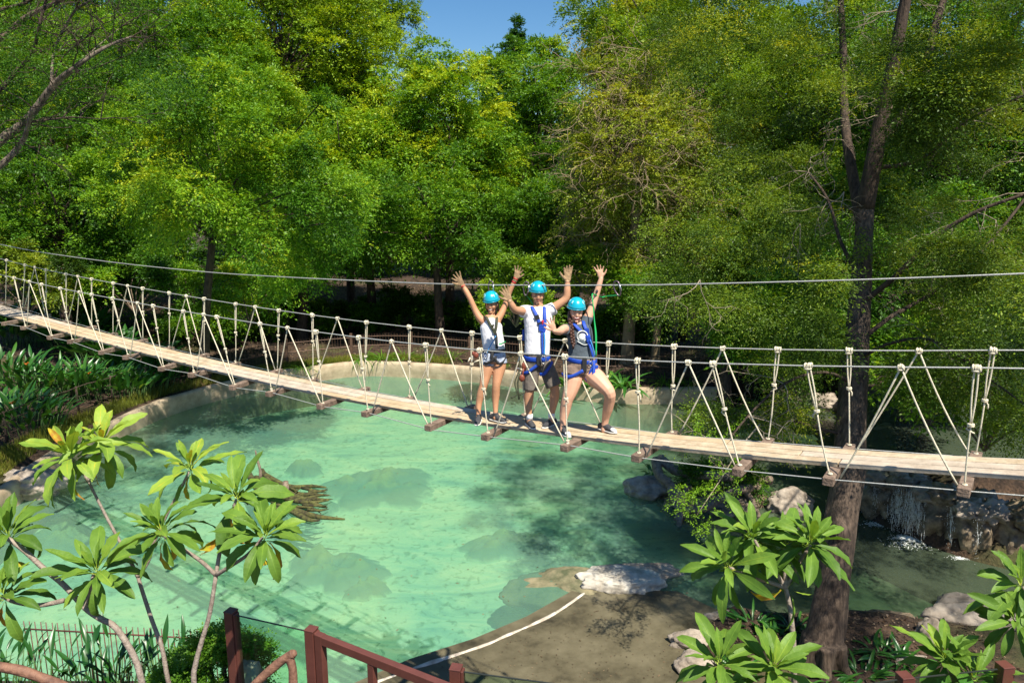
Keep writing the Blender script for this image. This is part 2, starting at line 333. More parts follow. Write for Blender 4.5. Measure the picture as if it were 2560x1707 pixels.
def beach_mat():
    m = bpy.data.materials.new('silty_concrete'); m.use_nodes = True; n = m.node_tree.nodes; l = m.node_tree.links
    b = n['Principled BSDF']; b.inputs['Roughness'].default_value = .55
    tc = n.new('ShaderNodeTexCoord')
    t = n.new('ShaderNodeTexNoise'); t.inputs['Scale'].default_value = .9; t.inputs['Detail'].default_value = 10; t.inputs['Roughness'].default_value = .65; l.new(tc.outputs['Object'], t.inputs[0])
    cr = n.new('ShaderNodeValToRGB'); e = cr.color_ramp.elements; e[0].position = .34; e[0].color = (.035, .029, .016, 1); e[1].position = .68; e[1].color = (.165, .142, .088, 1)
    k = e.new(.45); k.color = (.095, .080, .046, 1); l.new(t.outputs[0], cr.inputs[0])
    v = n.new('ShaderNodeTexVoronoi'); v.inputs['Scale'].default_value = 22; l.new(tc.outputs['Object'], v.inputs[0])
    c2_ = n.new('ShaderNodeValToRGB'); e = c2_.color_ramp.elements; e[0].position = .05; e[0].color = (1.5, 1.45, 1.3, 1); e[1].position = .14; e[1].color = (1, 1, 1, 1); l.new(v.outputs[0], c2_.inputs[0])
    mx = n.new('ShaderNodeMix'); mx.data_type = 'RGBA'; mx.blend_type = 'MULTIPLY'; mx.inputs[0].default_value = .8
    l.new(cr.outputs[0], mx.inputs[6]); l.new(c2_.outputs[0], mx.inputs[7]); l.new(mx.outputs[2], b.inputs['Base Color'])
    t3 = n.new('ShaderNodeTexNoise'); t3.inputs['Scale'].default_value = 7; t3.inputs['Detail'].default_value = 10; l.new(tc.outputs['Object'], t3.inputs[0]); bp = n.new('ShaderNodeBump'); bp.inputs['Strength'].default_value = .6; bp.inputs['Distance'].default_value = .03; l.new(t3.outputs[0], bp.inputs['Height']); l.new(bp.outputs[0], b.inputs['Normal'])
    return m
M['beach'] = beach_mat()
def glass_mat():
    m = bpy.data.materials.new('railing_glass'); m.use_nodes = True; n = m.node_tree.nodes; l = m.node_tree.links
    n.remove(n['Principled BSDF'])
    tr = n.new('ShaderNodeBsdfTransparent'); tr.inputs[0].default_value = (.78, .92, .84, 1); gl = n.new('ShaderNodeBsdfGlossy'); gl.inputs['Roughness'].default_value = .02
    lw = n.new('ShaderNodeLayerWeight'); lw.inputs[0].default_value = .3; fr = n.new('ShaderNodeMath'); fr.operation = 'MULTIPLY'; fr.inputs[1].default_value = .12; l.new(lw.outputs['Facing'], fr.inputs[0]); mx = n.new('ShaderNodeMixShader')
    l.new(fr.outputs[0], mx.inputs[0]); l.new(tr.outputs[0], mx.inputs[1]); l.new(gl.outputs[0], mx.inputs[2]); l.new(mx.outputs[0], n['Material Output'].inputs[0])
    return m
M['glass'] = glass_mat()
M['glassedge'] = mat('glass_edge', (.03, .035, .03), .3)

# ------------------------------------------------------------------ the setting: ground, pond, water
wall_px = [(-260, 1540), (-90, 1380), (10, 1290), (90, 1225), (190, 1155), (290, 1102), (383, 1056), (478, 1021), (606, 985), (700, 966), (809, 951), (868, 943), (931, 940), (1033, 944), (1110, 949), (1187, 956), (1284, 968), (1360, 984), (1430, 998), (1500, 1006), (1590, 1010), (1690, 1010), (1790, 1011)]
east_px = [(1850, 990), (1950, 975), (2060, 985), (2120, 1060), (2130, 1140), (2150, 1225), (2180, 1290), (2280, 1335), (2400, 1385), (2560, 1425), (2800, 1450)]
south_px = [(2850, 1600), (2560, 1592), (2330, 1562), (2130, 1535), (1960, 1545), (1820, 1525), (1700, 1500), (1450, 1495), (1340, 1560), (1200, 1620), (1040, 1672), (900, 1728), (600, 1716), (300, 1706), (-200, 1700)]
def smooth_poly(pts, sub=4):
    p = [Vector((q.x, q.y, 0)) for q in pts]; o, _, _ = smooth_path(p, [0] * len(p), [0] * len(p), sub); return o
WALL = smooth_poly([G(*q) for q in wall_px]); EAST = smooth_poly([G(*q) for q in east_px], 3); SOUTH = smooth_poly([G(*q) for q in south_px], 3)
POND = np.array([(p.x, p.y) for p in WALL + EAST + SOUTH])
def poly_sd(X, Y, poly):
    """signed distance, negative inside"""
    d = np.full(X.shape, 1e9); ins = np.zeros(X.shape, bool); n = len(poly)
    for i in range(n):
        ax, ay = poly[i]; bx, by = poly[(i + 1) % n]
        ex, ey = bx - ax, by - ay; L = ex * ex + ey * ey + 1e-12
        t = np.clip(((X - ax) * ex + (Y - ay) * ey) / L, 0, 1)
        d = np.minimum(d, np.hypot(X - ax - t * ex, Y - ay - t * ey))
        c = ((ay > Y) != (by > Y)); xi = (bx - ax) * (Y - ay) / (by - ay + 1e-12) + ax
        ins ^= (c & (X < xi))
    return np.where(ins, -d, d)
def sstep(a, b, x): t = np.clip((x - a) / (b - a), 0, 1); return t * t * (3 - 2 * t)
BEACH = np.array([(p.x, p.y) for p in [G(*q) for q in [(1452, 1492), (1340, 1560), (1200, 1620), (1040, 1672), (900, 1728), (960, 1800), (1400, 1820), (1760, 1800), (1740, 1640), (1700, 1580), (1800, 1545), (1690, 1498)]]])
def ground_z(X, Y):
    X = np.asarray(X, float); Y = np.asarray(Y, float)
    z = .62 + .05 * np.sin(X * .9) * np.cos(Y * .7) + np.maximum(0, Y - 38) * .012
    z = z + (1.65 - z) * sstep(10.5, 13, X + (Y - 17) * .25) * sstep(17.0, 19, Y + .33 * (X - 10)) * (1 - sstep(30, 36, Y))
    z = z + sstep(-13, -22, X) * 1.0 * sstep(14, 20, Y)
    south = 1 - sstep(14.5, 17, Y)
    z = z * (1 - south) + .30 * south
    slope = 4.0 - np.clip((Y - 5.9) / 5.1, 0, 1) * 3.6
    z = np.where(Y < 11, np.maximum(slope, z * 0 + .3), z)
    sb = poly_sd(X, Y, BEACH); z = np.where((sb < .25) & (Y > 10.8), -.06, z)
    sp = poly_sd(X, Y, POND)
    steep = (Y > 17.5 + .5 * np.abs(X)) | (X < -6)
    z = np.where(steep, np.where(sp < .22, -1.5, z), z + (-1.5 - z) * (1 - sstep(-1.1, .35, sp)))
    return z
xs = np.concatenate([[-700, -300, -120, -70, -48], np.arange(-36, 24, .24), [26, 32, 45, 70, 120, 300, 700]])
ys = np.concatenate([[-60, -10, 2, 4.5, 5.2], np.arange(5.9, 42, .24), np.arange(42, 70, 1.5), [75, 90, 120, 200, 400, 900]])
XX, YY = np.meshgrid(xs, ys); ZZ = ground_z(XX, YY)
nx, ny = len(xs), len(ys)
ii = (np.arange(ny - 1)[:, None] * nx + np.arange(nx - 1)[None, :]).ravel()
q = np.stack([ii, ii + 1, ii + nx + 1, ii + nx], 1)
o = fast_mesh('ground', np.stack([XX.ravel(), YY.ravel(), ZZ.ravel()], 1), q, mats=[M['ground']], smooth=True); tag(o, kind='structure')
def sheet(name, pts, z, m, kind='structure'):
    me = bpy.data.meshes.new(name); bm = bmesh.new()
    vs = [bm.verts.new((p[0], p[1], z)) for p in pts]; f = bm.faces.new(vs)
    bmesh.ops.triangulate(bm, faces=[f]); bm.normal_update()
    for f in bm.faces:
        if f.normal.z < 0: f.normal_flip()
    bm.to_mesh(me); bm.free(); o = link_mesh(name, me, None, None, [m]); tag(o, kind=kind); return o
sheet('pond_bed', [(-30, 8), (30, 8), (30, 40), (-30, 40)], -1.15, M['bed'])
def offset_poly(poly, d):
    n = len(poly); out = []
    area = sum(poly[i][0] * poly[(i + 1) % n][1] - poly[(i + 1) % n][0] * poly[i][1] for i in range(n))
    s = 1 if area > 0 else -1
    for i in range(n):
        a = np.array(poly[i - 1]); c = np.array(poly[(i + 1) % n]); t = c - a; t = t / (np.linalg.norm(t) + 1e-9)
        out.append((poly[i][0] + s * t[1] * d, poly[i][1] - s * t[0] * d))
    return out
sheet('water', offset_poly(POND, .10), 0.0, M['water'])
sheet('path', [tuple(p) for p in offset_poly(BEACH, .3)], .035, M['beach'])
# pond wall following the far and left bank
def strip_wall(name, path, prof, m, label, cat, closed_ends=True, jitter=.03, side=1):
    mb = MB(); n = len(path); k = len(prof); vs = []
    for i, p in enumerate(path):
        t = (path[min(i + 1, n - 1)] - path[max(i - 1, 0)]).normalized(); nn = Vector((t.y, -t.x, 0)) * side
        for (o_, z_) in prof:
            jz = noise.noise(Vector((p.x * .9, p.y * .9, z_ * 2))) * jitter * 2
            jo = noise.noise(Vector((p.x * 1.3 + 7, p.y * 1.3, z_ * 3))) * jitter * 2
            vs.append(p + nn * (o_ + jo) + Vector((0, 0, z_ + (jz if z_ > 0 else 0))))
    fs = [(i * k + j, i * k + j + 1, (i + 1) * k + j + 1, (i + 1) * k + j) for i in range(n - 1) for j in range(k - 1)]
    fs += [tuple(range(k)), tuple(reversed(range((n - 1) * k, n * k)))]
    mb.add(vs, fs); b = path[n // 2]
    o = mb.build(name, m, base=(b.x, b.y, 0)); tag(o, label, cat); return o
def densify(path, step):
    o = []
    for a, b in zip(path[:-1], path[1:]):
        m_ = max(1, int((b - a).length / step))
        for i in range(m_): o.append(a.lerp(b, i / m_))
    o.append(path[-1]); return o
WD = densify(WALL, .35)
strip_wall('pond_wall', WD, [(.02, -1.4), (.02, .30), (0.04, .58), (-.02, .68), (-.13, .71), (-.27, .68), (-.33, .55), (-.33, .2)], M['wall'],
           'low pale plastered wall curving along the far and left bank of the green pond', 'wall')
CURB = densify(smooth_poly([G(*q, .0) for q in [(1462, 1484), (1400, 1528), (1340, 1560), (1270, 1590), (1200, 1620), (1040, 1672), (900, 1722), (820, 1735)]], 4), .2)
mb = MB(); mb.tube([p + Vector((0, 0, .0 + .02 * noise.noise(p * 1.7))) for p in CURB], [.05 + .025 * noise.noise(p * 2.3) for p in CURB], 10, b=[.060 + .035 * noise.noise(p * 1.9 + Vector((3, 1, 0))) for p in CURB], ref=(0, 0, 1))
o = mb.build('curb', M['curb'], base=CURB[len(CURB) // 2]); tag(o, 'bleached white curb edging the pond beside the silty brown path', 'curb')

# ------------------------------------------------------------------ the rope bridge
PHI = R(-55); BD = Vector((math.sin(PHI), math.cos(PHI), 0)); BN = Vector((math.cos(PHI), -math.sin(PHI), 0)); WB = 1.03
_p0 = ray(1410, 1130) * 8.6
def onp(p, off):
    r = ray(*p); t = (_p0.dot(BN) + off) / r.dot(BN); return Vector((0, 0, H)) + r * t
NB = [c2(200, 680), c2(410, 765), c2(570, 795), c2(815, 885), c2(1005, 915), c2(1285, 1010), c2(1520, 1045), c2(1845, 1155), c3(310, 900), c3(815, 1040), c3(1255, 1100), c3(1878, 1265), c1(440, 1475), c1(1063, 1540), c4(215, 715), c4(775, 785), c4(1275, 835), c4(2020, 898)]
NT = [c2(110, 298), c2(325, 345), c2(472, 378), c2(718, 430), c2(882, 460), c2(1200, 518), c2(1437, 560), c2(1700, 605), c3(195, 225), c3(745, 310), c3(1160, 365), c3(1820, 440), c1(375, 805), c1(1040, 855), c1(1610, 880), c4(627, 195), c4(1155, 205), c4(2090, 225)]
NV = [(c2(230, 325), 0), (c2(620, 405), 2), (c2(1078, 490), 4), (c2(1597, 585), 6), (c3(465, 270), 8), (c3(1485, 400), 10), (c1(695, 830), 12), (c4(490, 190), 14), (c4(1670, 215), 16)]
FBp = [c2(45, 505), c2(178, 542), c2(365, 600), c2(520, 640), c2(722, 692), c2(887, 745), c2(1122, 800), c2(1327, 853), c2(1602, 915), c2(1847, 968), c3(365, 712), c3(715, 780), c3(1220, 890), c3(1660, 968), c3(2265, 1085), c1(730, 1325), c1(1345, 1395), c4(398, 597), c4(930, 637), c4(1382, 672), c4(2082, 722)]
FTp = [c2(50, 160), c2(195, 195), c2(358, 230), c2(517, 265), c2(717, 305), c2(888, 340), c2(1118, 380), c2(1327, 417), c2(1600, 462), c2(1847, 500), c3(380, 100), c3(710, 145), c3(1240, 210), c3(1660, 260), c3(2275, 330), c1(690, 710), c1(1385, 750), c4(410, 100), c4(988, 112), c4(1382, 120), c4(2180, 130)]
FV = [(c2(272, 215), 1), (c2(610, 285), 3), (c2(1000, 360), 5), (c2(1460, 440), 7), (c3(148, 65), 9), (c3(955, 175), 11), (c3(1975, 295), 13), (c1(1043, 735), 15), (c4(680, 108), 17), (c4(1770, 125), 19)]
nb = [onp(p, 0) for p in NB]; nT = [onp(p, 0) for p in NT]; fb = [onp(p, WB) for p in FBp]; fT = [onp(p, WB) for p in FTp]
# extend both ends beyond the frame
def sz(p): return (p - _P0).dot(BD)
_P0 = onp((1410, 1130), 0)
zs = sorted([((p - _P0).dot(BD), p.z) for p in nb] + [((p - _P0).dot(BD), p.z) for p in fb])
cf = np.polyfit([a for a, b in zs], [b for a, b in zs], 4)
_lo, _hi = zs[0][0], zs[-1][0]
def bz(s):
    q = min(max(s, _lo), _hi); sl = (np.polyval(cf, q + .05) - np.polyval(cf, q - .05)) / .1
    return float(np.polyval(cf, q) + sl * (s - q))
def BPt(s, off, dz): return _P0 + BD * s + BN * off + Vector((0, 0, bz(s) - _P0.z + dz))
smin, smax = -13.5, 21.5
DECK_O, DECK_W, DECK_T = .50, .48, .042     # centre offset, width, plank thickness
deck_top = .085
brg = thing('rope_bridge', 'long plank and rope suspension footbridge crossing over the green pond', 'bridge', BPt(3, .5, 0))
# cross beams; first three beyond the left frame edge
pairs = [(None, fb[0]), (None, fb[1]), (None, fb[2])] + [(nb[i], fb[i + 3]) for i in range(18)]
beam_ends = []
for a, b in pairs:
    if a is None: a = b - BN * WB - BD * .42; a.z = bz(sz(a))
    beam_ends.append((a, b))
s_last = sz(beam_ends[-1][0])
for k in range(1, 11): beam_ends.append((BPt(s_last - 1.1 * k, 0, 0), BPt(s_last - 1.1 * k, WB, 0)))
for a, b in beam_ends:
    mb = MB(); ax = (b - a).normalized(); L = (b - a).length + .20
    mid = (a + b) / 2; zz = deck_top - DECK_T - .042
    mid = mid + Vector((0, 0, -mid.z + bz(sz(mid)) + zz))
    mb.box(mid, ax * L / 2, ax.cross(Vector((0, 0, 1))) * .05, Vector((0, 0, .040)))
    o = mb.build('cross_beam', M['beam'], brg, smooth=False)
    bv = o.modifiers.new('bevel', 'BEVEL'); bv.width = .006; bv.segments = 1
# planks: three rows of boards, each board its own part
row_w = (DECK_W - .044) / 3
ri = 0
for r_ in range(3):
    off = DECK_O - DECK_W / 2 + row_w / 2 + r_ * (row_w + .022)
    s = smin + .3 * r_
    while s < smax:
        e = min(s + random.choice([3.2, 3.7, 4.3]), smax); mb = MB(); n = 10; vs = []
        for i in range(n + 1):
            u = s + .006 + (e - s - .012) * i / n
            for (do, dz) in ((-row_w / 2, deck_top), (row_w / 2, deck_top), (row_w / 2, deck_top - DECK_T), (-row_w / 2, deck_top - DECK_T)):
                vs.append(BPt(u, off + do, dz + .002 * math.sin(u * 3 + r_)))
        fs = [(i * 4 + j, i * 4 + (j + 1) % 4, (i + 1) * 4 + (j + 1) % 4, (i + 1) * 4 + j) for i in range(n) for j in range(4)] + [(3, 2, 1, 0), (n * 4, n * 4 + 1, n * 4 + 2, n * 4 + 3)]
        mb.add(vs, fs); o = mb.build('deck_plank', [M['plank'], M['plank2'], M['plank3']][(ri * 2 + r_) % 3], brg, smooth=False); ri += 1
        bv = o.modifiers.new('bevel', 'BEVEL'); bv.width = .005; bv.segments = 1
        s = e
def cable_through(pts, name, r, ext=(11, 6)):
    pts = sorted(pts, key=lambda p: sz(p)); pts = [pts[0] + (pts[0] - pts[min(3, len(pts) - 1)]).normalized() * ext[0]] + pts + [pts[-1] + (pts[-1] - pts[-3]).normalized() * ext[1]]
    mb = MB(); mb.tube(pts, r, 6); return mb.build(name, M['cable'], brg)
def smoothz(pts):
    s = [sz(p) for p in pts]; c = np.polyfit(s, [p.z for p in pts], 5)
    return [Vector((p.x, p.y, float(np.polyval(c, t)))) for p, t in zip(pts, s)]
allN = [onp(p, 0) for p in NT] + [onp(p, 0) for p, _ in NV]; allF = [onp(p, WB) for p in FTp] + [onp(p, WB) for p, _ in FV]
allN = smoothz(allN); allF = smoothz(allF)
cable_through(allN, 'handrail_cable', .0075); cable_through(allF, 'handrail_cable', .0075)
# lower cables run beside the beam ends
cable_through([a + Vector((0, 0, 0.0)) - BN * .02 for a, b in beam_ends], 'lower_cable', .006); cable_through([b + BN * .03 for a, b in beam_ends], 'lower_cable', .006)
nT2, nV2 = allN[:18], allN[18:]; fT2, fV2 = allF[:21], allF[21:]
def knot(parent, c, big=1.0, seed=0):
    mb = MB(); rnd = random.Random(seed); r0 = .023 * big
    for j in (-1.5, -.5, .5, 1.5):
        ax = BD + Vector((0, 0, rnd.uniform(-.25, .25))) + BN * rnd.uniform(-.3, .3)
        mb.torus(c + BD * j * .016 * big + Vector((0, 0, rnd.uniform(-.006, .006))), ax, r0, .0095 * big, 10, 6)
    mb.torus(c - Vector((0, 0, .026 * big)), Vector((0, 0, 1)) + BD * .15, .027 * big, .0095 * big, 10, 6)
    return mb.build('knot', M['rope'], parent)
def rope_pts(a, b, sag=0.0, n=8):
    return [a.lerp(b, i / n) + Vector((0, 0, -sag * 4 * (i / n) * (1 - i / n))) for i in range(n + 1)]
hs = 0
for tops, bots in ((nT2, nb), (fT2, fb)):
    for t, b in zip(tops, bots):
        hs += 1; mb = MB(); up = (t - b).normalized(); rnd = random.Random(hs)
        f = rnd.uniform(.5, .68); m_ = b.lerp(t, f)
        jit = BD * rnd.uniform(-.012, .012)
        lowb = b + Vector((0, 0, .02))
        mb.tube([lowb, b.lerp(t, .3) + jit, m_], .0082, 6, sub=3)
        for s_ in (-1, 1):
            mb.tube([m_, m_.lerp(t, .35) + BD * .013 * s_, m_.lerp(t, .7) + BD * .016 * s_, t + BD * .013 * s_], .0082, 6, sub=2)
        h = mb.build('hanger_rope', M['rope'], brg)
        knot(h, t, 1.0, hs)
        kb = MB()
        for j in (0, 1): kb.torus(m_ + up * .014 * j, up, .021, .0085, 10, 6)
        kb.tube([m_, m_ + BD * .03 * rnd.choice((-1, 1)) - Vector((0, 0, .03)), m_ + BD * .032 * rnd.choice((-1, 1)) - Vector((0, 0, rnd.uniform(.05, .10)))], .0075, 5, sub=2)
        kb.build('wrap_knot', M['rope'], h)
        kb = MB(); kb.ell(b + Vector((0, 0, .015)), (.022, .022, .026), 8, 6); kb.torus(b + Vector((0, 0, .05)), (0, 0, 1), .016, .008, 8, 5); kb.build('tie_knot', M['rope'], h)
for vt, vl, bots in ((nV2, NV, nb), (fV2, FV, fb)):
    for t, (pp, k) in zip(vt, vl):
        mb = MB(); rnd = random.Random(k + len(bots))
        for j in (0, 1):
            if k + j < len(bots):
                b = bots[k + j]; slack = rnd.uniform(.03, .07) if (k == 16 and j == 1) or (bots is fb and k in (17, 19) and j == 1) else rnd.choice((.004, .008, .03))
                sh = BD * (.05 if j else -.09)
                mb.tube(rope_pts(t, b + Vector((0, 0, .03)) + sh, slack), .009, 6)
        h = mb.build('brace_rope', M['rope'], brg); knot(h, t, .85, k + 50)

# overhead safety cable, with its clips
ZC = [(-300, 540), (0, 611), (223, 648), (478, 676.5), (700, 692), (1080, 709), (1330, 713), (1600, 712.5), (1700, 711), (2130, 700), (2560, 684), (2900, 668), (4200, 600)]
zc = [onp(p, .62) for p in ZC]; mb = MB(); mb.tube(zc, .0085, 6, sub=5)
o = mb.build('overhead_cable', M['cable'], base=zc[6]); tag(o, 'thin steel safety cable stretched above the three people and the footbridge', 'cable')
def clip(px, py, tilt, label, extra=None):
    top = onp((px, py), .62); u = (Vector((0, 0, -1)) + BD * tilt).normalized()
    t = thing('carabiner', label, 'carabiner', top)
    mb = MB(); c = top + u * .075; s_ = u.cross(BN).normalized()
    pts = []
    for i in range(25):
        a = 2 * math.pi * i / 24; pts.append(c + u * (-math.cos(a) * .088) + s_ * (math.sin(a) * .040 * (1 + .25 * math.cos(a))) )
    mb.tube(pts, .008, 6); mb.build('ring', M['purple'], t)
    mb = MB(); mb.tube([c + s_ * .038 - u * .045, c + s_ * .040 + u * .04], .0115, 8); mb.build('gate', M['steel'], t)
    return top + u * .155

# ------------------------------------------------------------------ people
def deck_hit(px, py):
    z = 5.7
    for _ in range(6): p = G(px, py, z); z = bz(sz(p)) + deck_top
    return p
def depth_of(p): return (p - Vector((0, 0, H))).dot(Vector((0, cT, -sT)))
RX = Vector((1, 0, 0)); UP = Vector((0, 0, 1))
class Person:
    def __init__(s, label, feet):
        s.hit = [deck_hit(*c1(*f)) for f in feet]
        s.D = sum(depth_of(h) for h in s.hit) / len(s.hit)
        b = sum(s.hit, Vector()) / len(s.hit)
        s.t = thing('person', label, 'person', b)
    def J(s, x, y, dd=0): return P(*c1(x, y), s.D + dd)
    def chain(s, mb, js, n=12, sub=3, ref=None, mi=0, grow=0):
        pts = [s.J(*j[:3]) for j in js]; r = [j[3] + grow for j in js]; b = [(j[4] if len(j) > 4 else j[3]) + grow for j in js]
        mb.tube(pts, r, n, b=b, sub=sub, ref=ref, mi=mi)
        # rounded ends
        for k in (0, -1): mb.ell(pts[k], (r[k] * .98,) * 2 + (r[k] * .98,), 10, 6) if len(js[k]) == 4 else None
def hand(mb, wrist, tip, palmn, side, spread=.5, scale=1.0, curl=.15, r=.0085):
    """wrist->tip direction of the middle finger, palmn = palm normal, side = +1/-1 which side the thumb leaves"""
    d = (tip - wrist).normalized(); x = (palmn.cross(d)).normalized() * side; n = x.cross(d).normalized() * side
    n = palmn - d * palmn.dot(d); n.normalize()
    L = .185 * scale; pl = .095 * scale
    # palm: flattened loft
    pts = [wrist - d * .01, wrist + d * pl * .35, wrist + d * pl * .75, wrist + d * pl]
    mb.tube(pts, [.026 * scale, .038 * scale, .042 * scale, .040 * scale], 12, b=[.021 * scale, .017 * scale, .015 * scale, .012 * scale], ref=x)
    mb.ell(wrist, (.024 * scale,) * 3, 10, 6)
    for i, (o_, ln, an) in enumerate(((-.030, .060, -.42), (-.011, .076, -.12), (.010, .084, .10), (.030, .076, .34))):
        a = an * spread; o2 = -o_  # thumb side is +x
        fd = (d * math.cos(a) - x * math.sin(a)).normalized()
        b0 = wrist + d * pl * .85 + x * o2 * scale; ln *= scale
        p1 = b0 + fd * (ln * .5); p2 = p1 + (fd + n * curl).normalized() * ln * .35; p3 = p2 + (fd + n * curl * 2.2).normalized() * ln * .30
        mb.tube([b0, p1, p2, p3], [r * 1.15 * scale, r * 1.05 * scale, r * scale, r * .8 * scale], 8, sub=2); mb.ell(p3, (r * .82 * scale,) * 3, 8, 6)
    b0 = wrist + d * pl * .28 + x * .026 * scale; fd = (d * .62 + x * .75 + n * .15).normalized()
    p1 = b0 + fd * .038 * scale; p2 = p1 + (fd + d * .35).normalized() * .032 * scale; p3 = p2 + (fd + d * .6).normalized() * .022 * scale
    mb.tube([b0, p1, p2, p3], [r * 1.7 * scale, r * 1.35 * scale, r * 1.15 * scale, r * .9 * scale], 8, sub=2); mb.ell(p3, (r * .92 * scale,) * 3, 8, 6)
def head_frame(c, yaw, roll, pitch=0):
    return Matrix.Translation(c) @ Matrix.Rotation(yaw, 4, 'Z') @ Matrix.Rotation(roll, 4, 'Y') @ Matrix.Rotation(pitch, 4, 'X')
# head local frame: x right (image right), -y towards the viewer, z up; origin between the ears
def add_head(mb, F, s=1.0, jaw=.9):
    def fn(p, u):
        q = Vector(p)
        if u.z < 0:
            k = -u.z; q.x *= 1 - .34 * k * jaw; q.y = q.y * (1 - .12 * k) - .012 * k * s
        if u.y < -.3: q.y *= .97
        return q
    M3 = F.to_3x3()
    mb.ell(F @ Vector((0, 0, .0)), (.073 * s, .090 * s, .118 * s), 28, 20, M3, fn=fn)
    mb.ell(F @ Vector((0, -.083 * s, -.028 * s)), (.012 * s, .020 * s, .020 * s), 10, 8, M3)      # nose tip
    mb.tube([F @ Vector((0, -.080 * s, .018 * s)), F @ Vector((0, -.094 * s, -.024 * s))], [.007 * s, .010 * s], 8)
    mb.ell(F @ Vector((0, -.070 * s, -.095 * s)), (.024 * s, .020 * s, .018 * s), 10, 8, M3)    # chin
    for k in (-1, 1):
        mb.ell(F @ Vector((.040 * k * s, -.062 * s, -.030 * s)), (.022 * s, .018 * s, .022 * s), 10, 8, M3)   # cheeks
        mb.ell(F @ Vector((.030 * k * s, -.074 * s, .028 * s)), (.022 * s, .012 * s, .008 * s), 10, 8, M3)     # brow ridge
        mb.ell(F @ Vector((.076 * k * s, .004 * s, -.012 * s)), (.010 * s, .018 * s, .030 * s), 10, 8, M3)     # ears
def add_face(par, F, s, smile, hairm, brow=.008, open_mouth=0, goatee=False):
    M3 = F.to_3x3(); mb = MB()
    for k in (-1, 1): mb.ell(F @ Vector((.030 * k * s, -.0835 * s, .006 * s)), (.0105 * s, .005 * s, .0036 * s), 10, 8, M3)
    mb.build('eyes', M['eye'], par); mb = MB()
    for k in (-1, 1): mb.tube([F @ Vector((.014 * k * s, -.089 * s, .024 * s)), F @ Vector((.032 * k * s, -.087 * s, .030 * s)), F @ Vector((.048 * k * s, -.077 * s, .024 * s))], [.003, .0042, .002], 6, sub=2)
    mb.build('eyebrows', hairm, par)
    w_ = .026 * smile * s; h_ = .0055 * s + open_mouth * .010 * s; z0 = -.060 * s
    mb = MB(); pts = [F @ Vector((w_ * t, (-.0885 + .012 * t * t) * s, z0 + (.011 * (smile - .6)) * t * t)) for t in (-1, -.6, -.2, .2, .6, 1)]
    mb.tube(pts, [.0015, h_ * .8, h_, h_, h_ * .8, .0015], 8, b=.004, ref=M3 @ Vector((0, 0, 1)), sub=2); mb.build('lips', M['lip'], par)
    if smile > .9:
        mb = MB(); pts = [F @ Vector((w_ * .82 * t, (-.0915 + .012 * t * t) * s, z0 + .0022 * s + open_mouth * .004 * s + (.011 * (smile - .6)) * t * t)) for t in (-1, -.5, 0, .5, 1)]
        mb.tube(pts, [.001, .0035, .0042, .0035, .001], 8, b=.003, ref=M3 @ Vector((0, 0, 1)), sub=2); mb.build('teeth', M['teeth'], par)
    if goatee:
        mb = MB(); mb.ell(F @ Vector((0, -.084 * s, -.096 * s)), (.012, .008, .012), 10, 8, M3)
        mb.tube([F @ Vector((t * .026, (-.089 + .010 * t * t) * s, -.047 * s - .006 * t * t)) for t in (-1, -.4, .4, 1)], [.001, .0022, .0022, .001], 6); mb.build('beard', M['hair'], par)
def add_helmet(par, F, s=1.0):
    M3 = F.to_3x3(); c = F @ Vector((0, .016 * s, .062 * s))
    h = bpy.data.meshes.new('t'); mb = MB()
    seg, rings = 32, 12; vs = []; fs = []
    for i in range(rings + 1):
        th = math.pi * .5 * i / rings
        for k in range(seg):
            a = 2 * math.pi * k / seg; u = Vector((math.sin(th) * math.cos(a), math.sin(th) * math.sin(a), math.cos(th)))
            fl = 1 + .05 * max(0, (i / rings - .82) / .18)
            p = Vector((u.x * .104 * s * fl, u.y * .116 * s * fl, u.z * .110 * s)); 
            if i == rings: p.z -= .012 * s
            vs.append(c + M3 @ p)
    for i in range(rings):
        for k in range(seg): fs.append((i * seg + k, (i + 1) * seg + k, (i + 1) * seg + (k + 1) % seg, i * seg + (k + 1) % seg))
    mb.add(vs, fs)
    o = mb.build('helmet', M['helmet'], par); so_ = o.modifiers.new('solid', 'SOLIDIFY'); so_.thickness = .005; so_.offset = -1
    mb = MB(); ring = []
    for k in range(33):
        a = 2 * math.pi * k / 32; ring.append(c + M3 @ Vector((math.cos(a) * .1085 * s, math.sin(a) * .1215 * s, -.012 * s)))
    mb.tube(ring, .0048, 6); mb.build('rim', M['helmet'], o)
    mb = MB()
    for k in (-1, 1):
        for (a, th, l) in ((-1.57 + k * .80, .95, .020), (-1.57 + k * 1.45, .90, .018)):
            u = Vector((math.sin(th) * math.cos(a) * .106, math.sin(th) * math.sin(a) * .118, math.cos(th) * .112)) * s
            tdn = Vector((math.cos(th) * math.cos(a) * .104, math.cos(th) * math.sin(a) * .128, -math.sin(th) * .112)).normalized()
            nn = Vector((u.x / .0108, u.y / .0164, u.z / .0125)).normalized(); sd_ = nn.cross(tdn)
            Mx = M3 @ Matrix((sd_, tdn, nn)).transposed(); mb.ell(c + M3 @ u, (.010 * s, l * s * 1.15, .0045), 12, 8, Mx)
    mb.build('vents', M['vent'], o)
    mb = MB()
    for k in (-1, 1): mb.tube([F @ Vector((.080 * k * s, -.012, .010)), F @ Vector((.072 * k * s, -.030 * s, -.065 * s)), F @ Vector((.022 * k * s, -.062 * s, -.122 * s))], .0035, 6, b=.008, sub=3)
    mb.tube([F @ Vector((x_ * s, (-.062 - .006 * (1 - abs(x_) / .022)) * s, -.122 * s)) for x_ in (-.022, 0, .022)], .0045, 6)
    mb.build('chin_strap', M['black'], o)
    return o
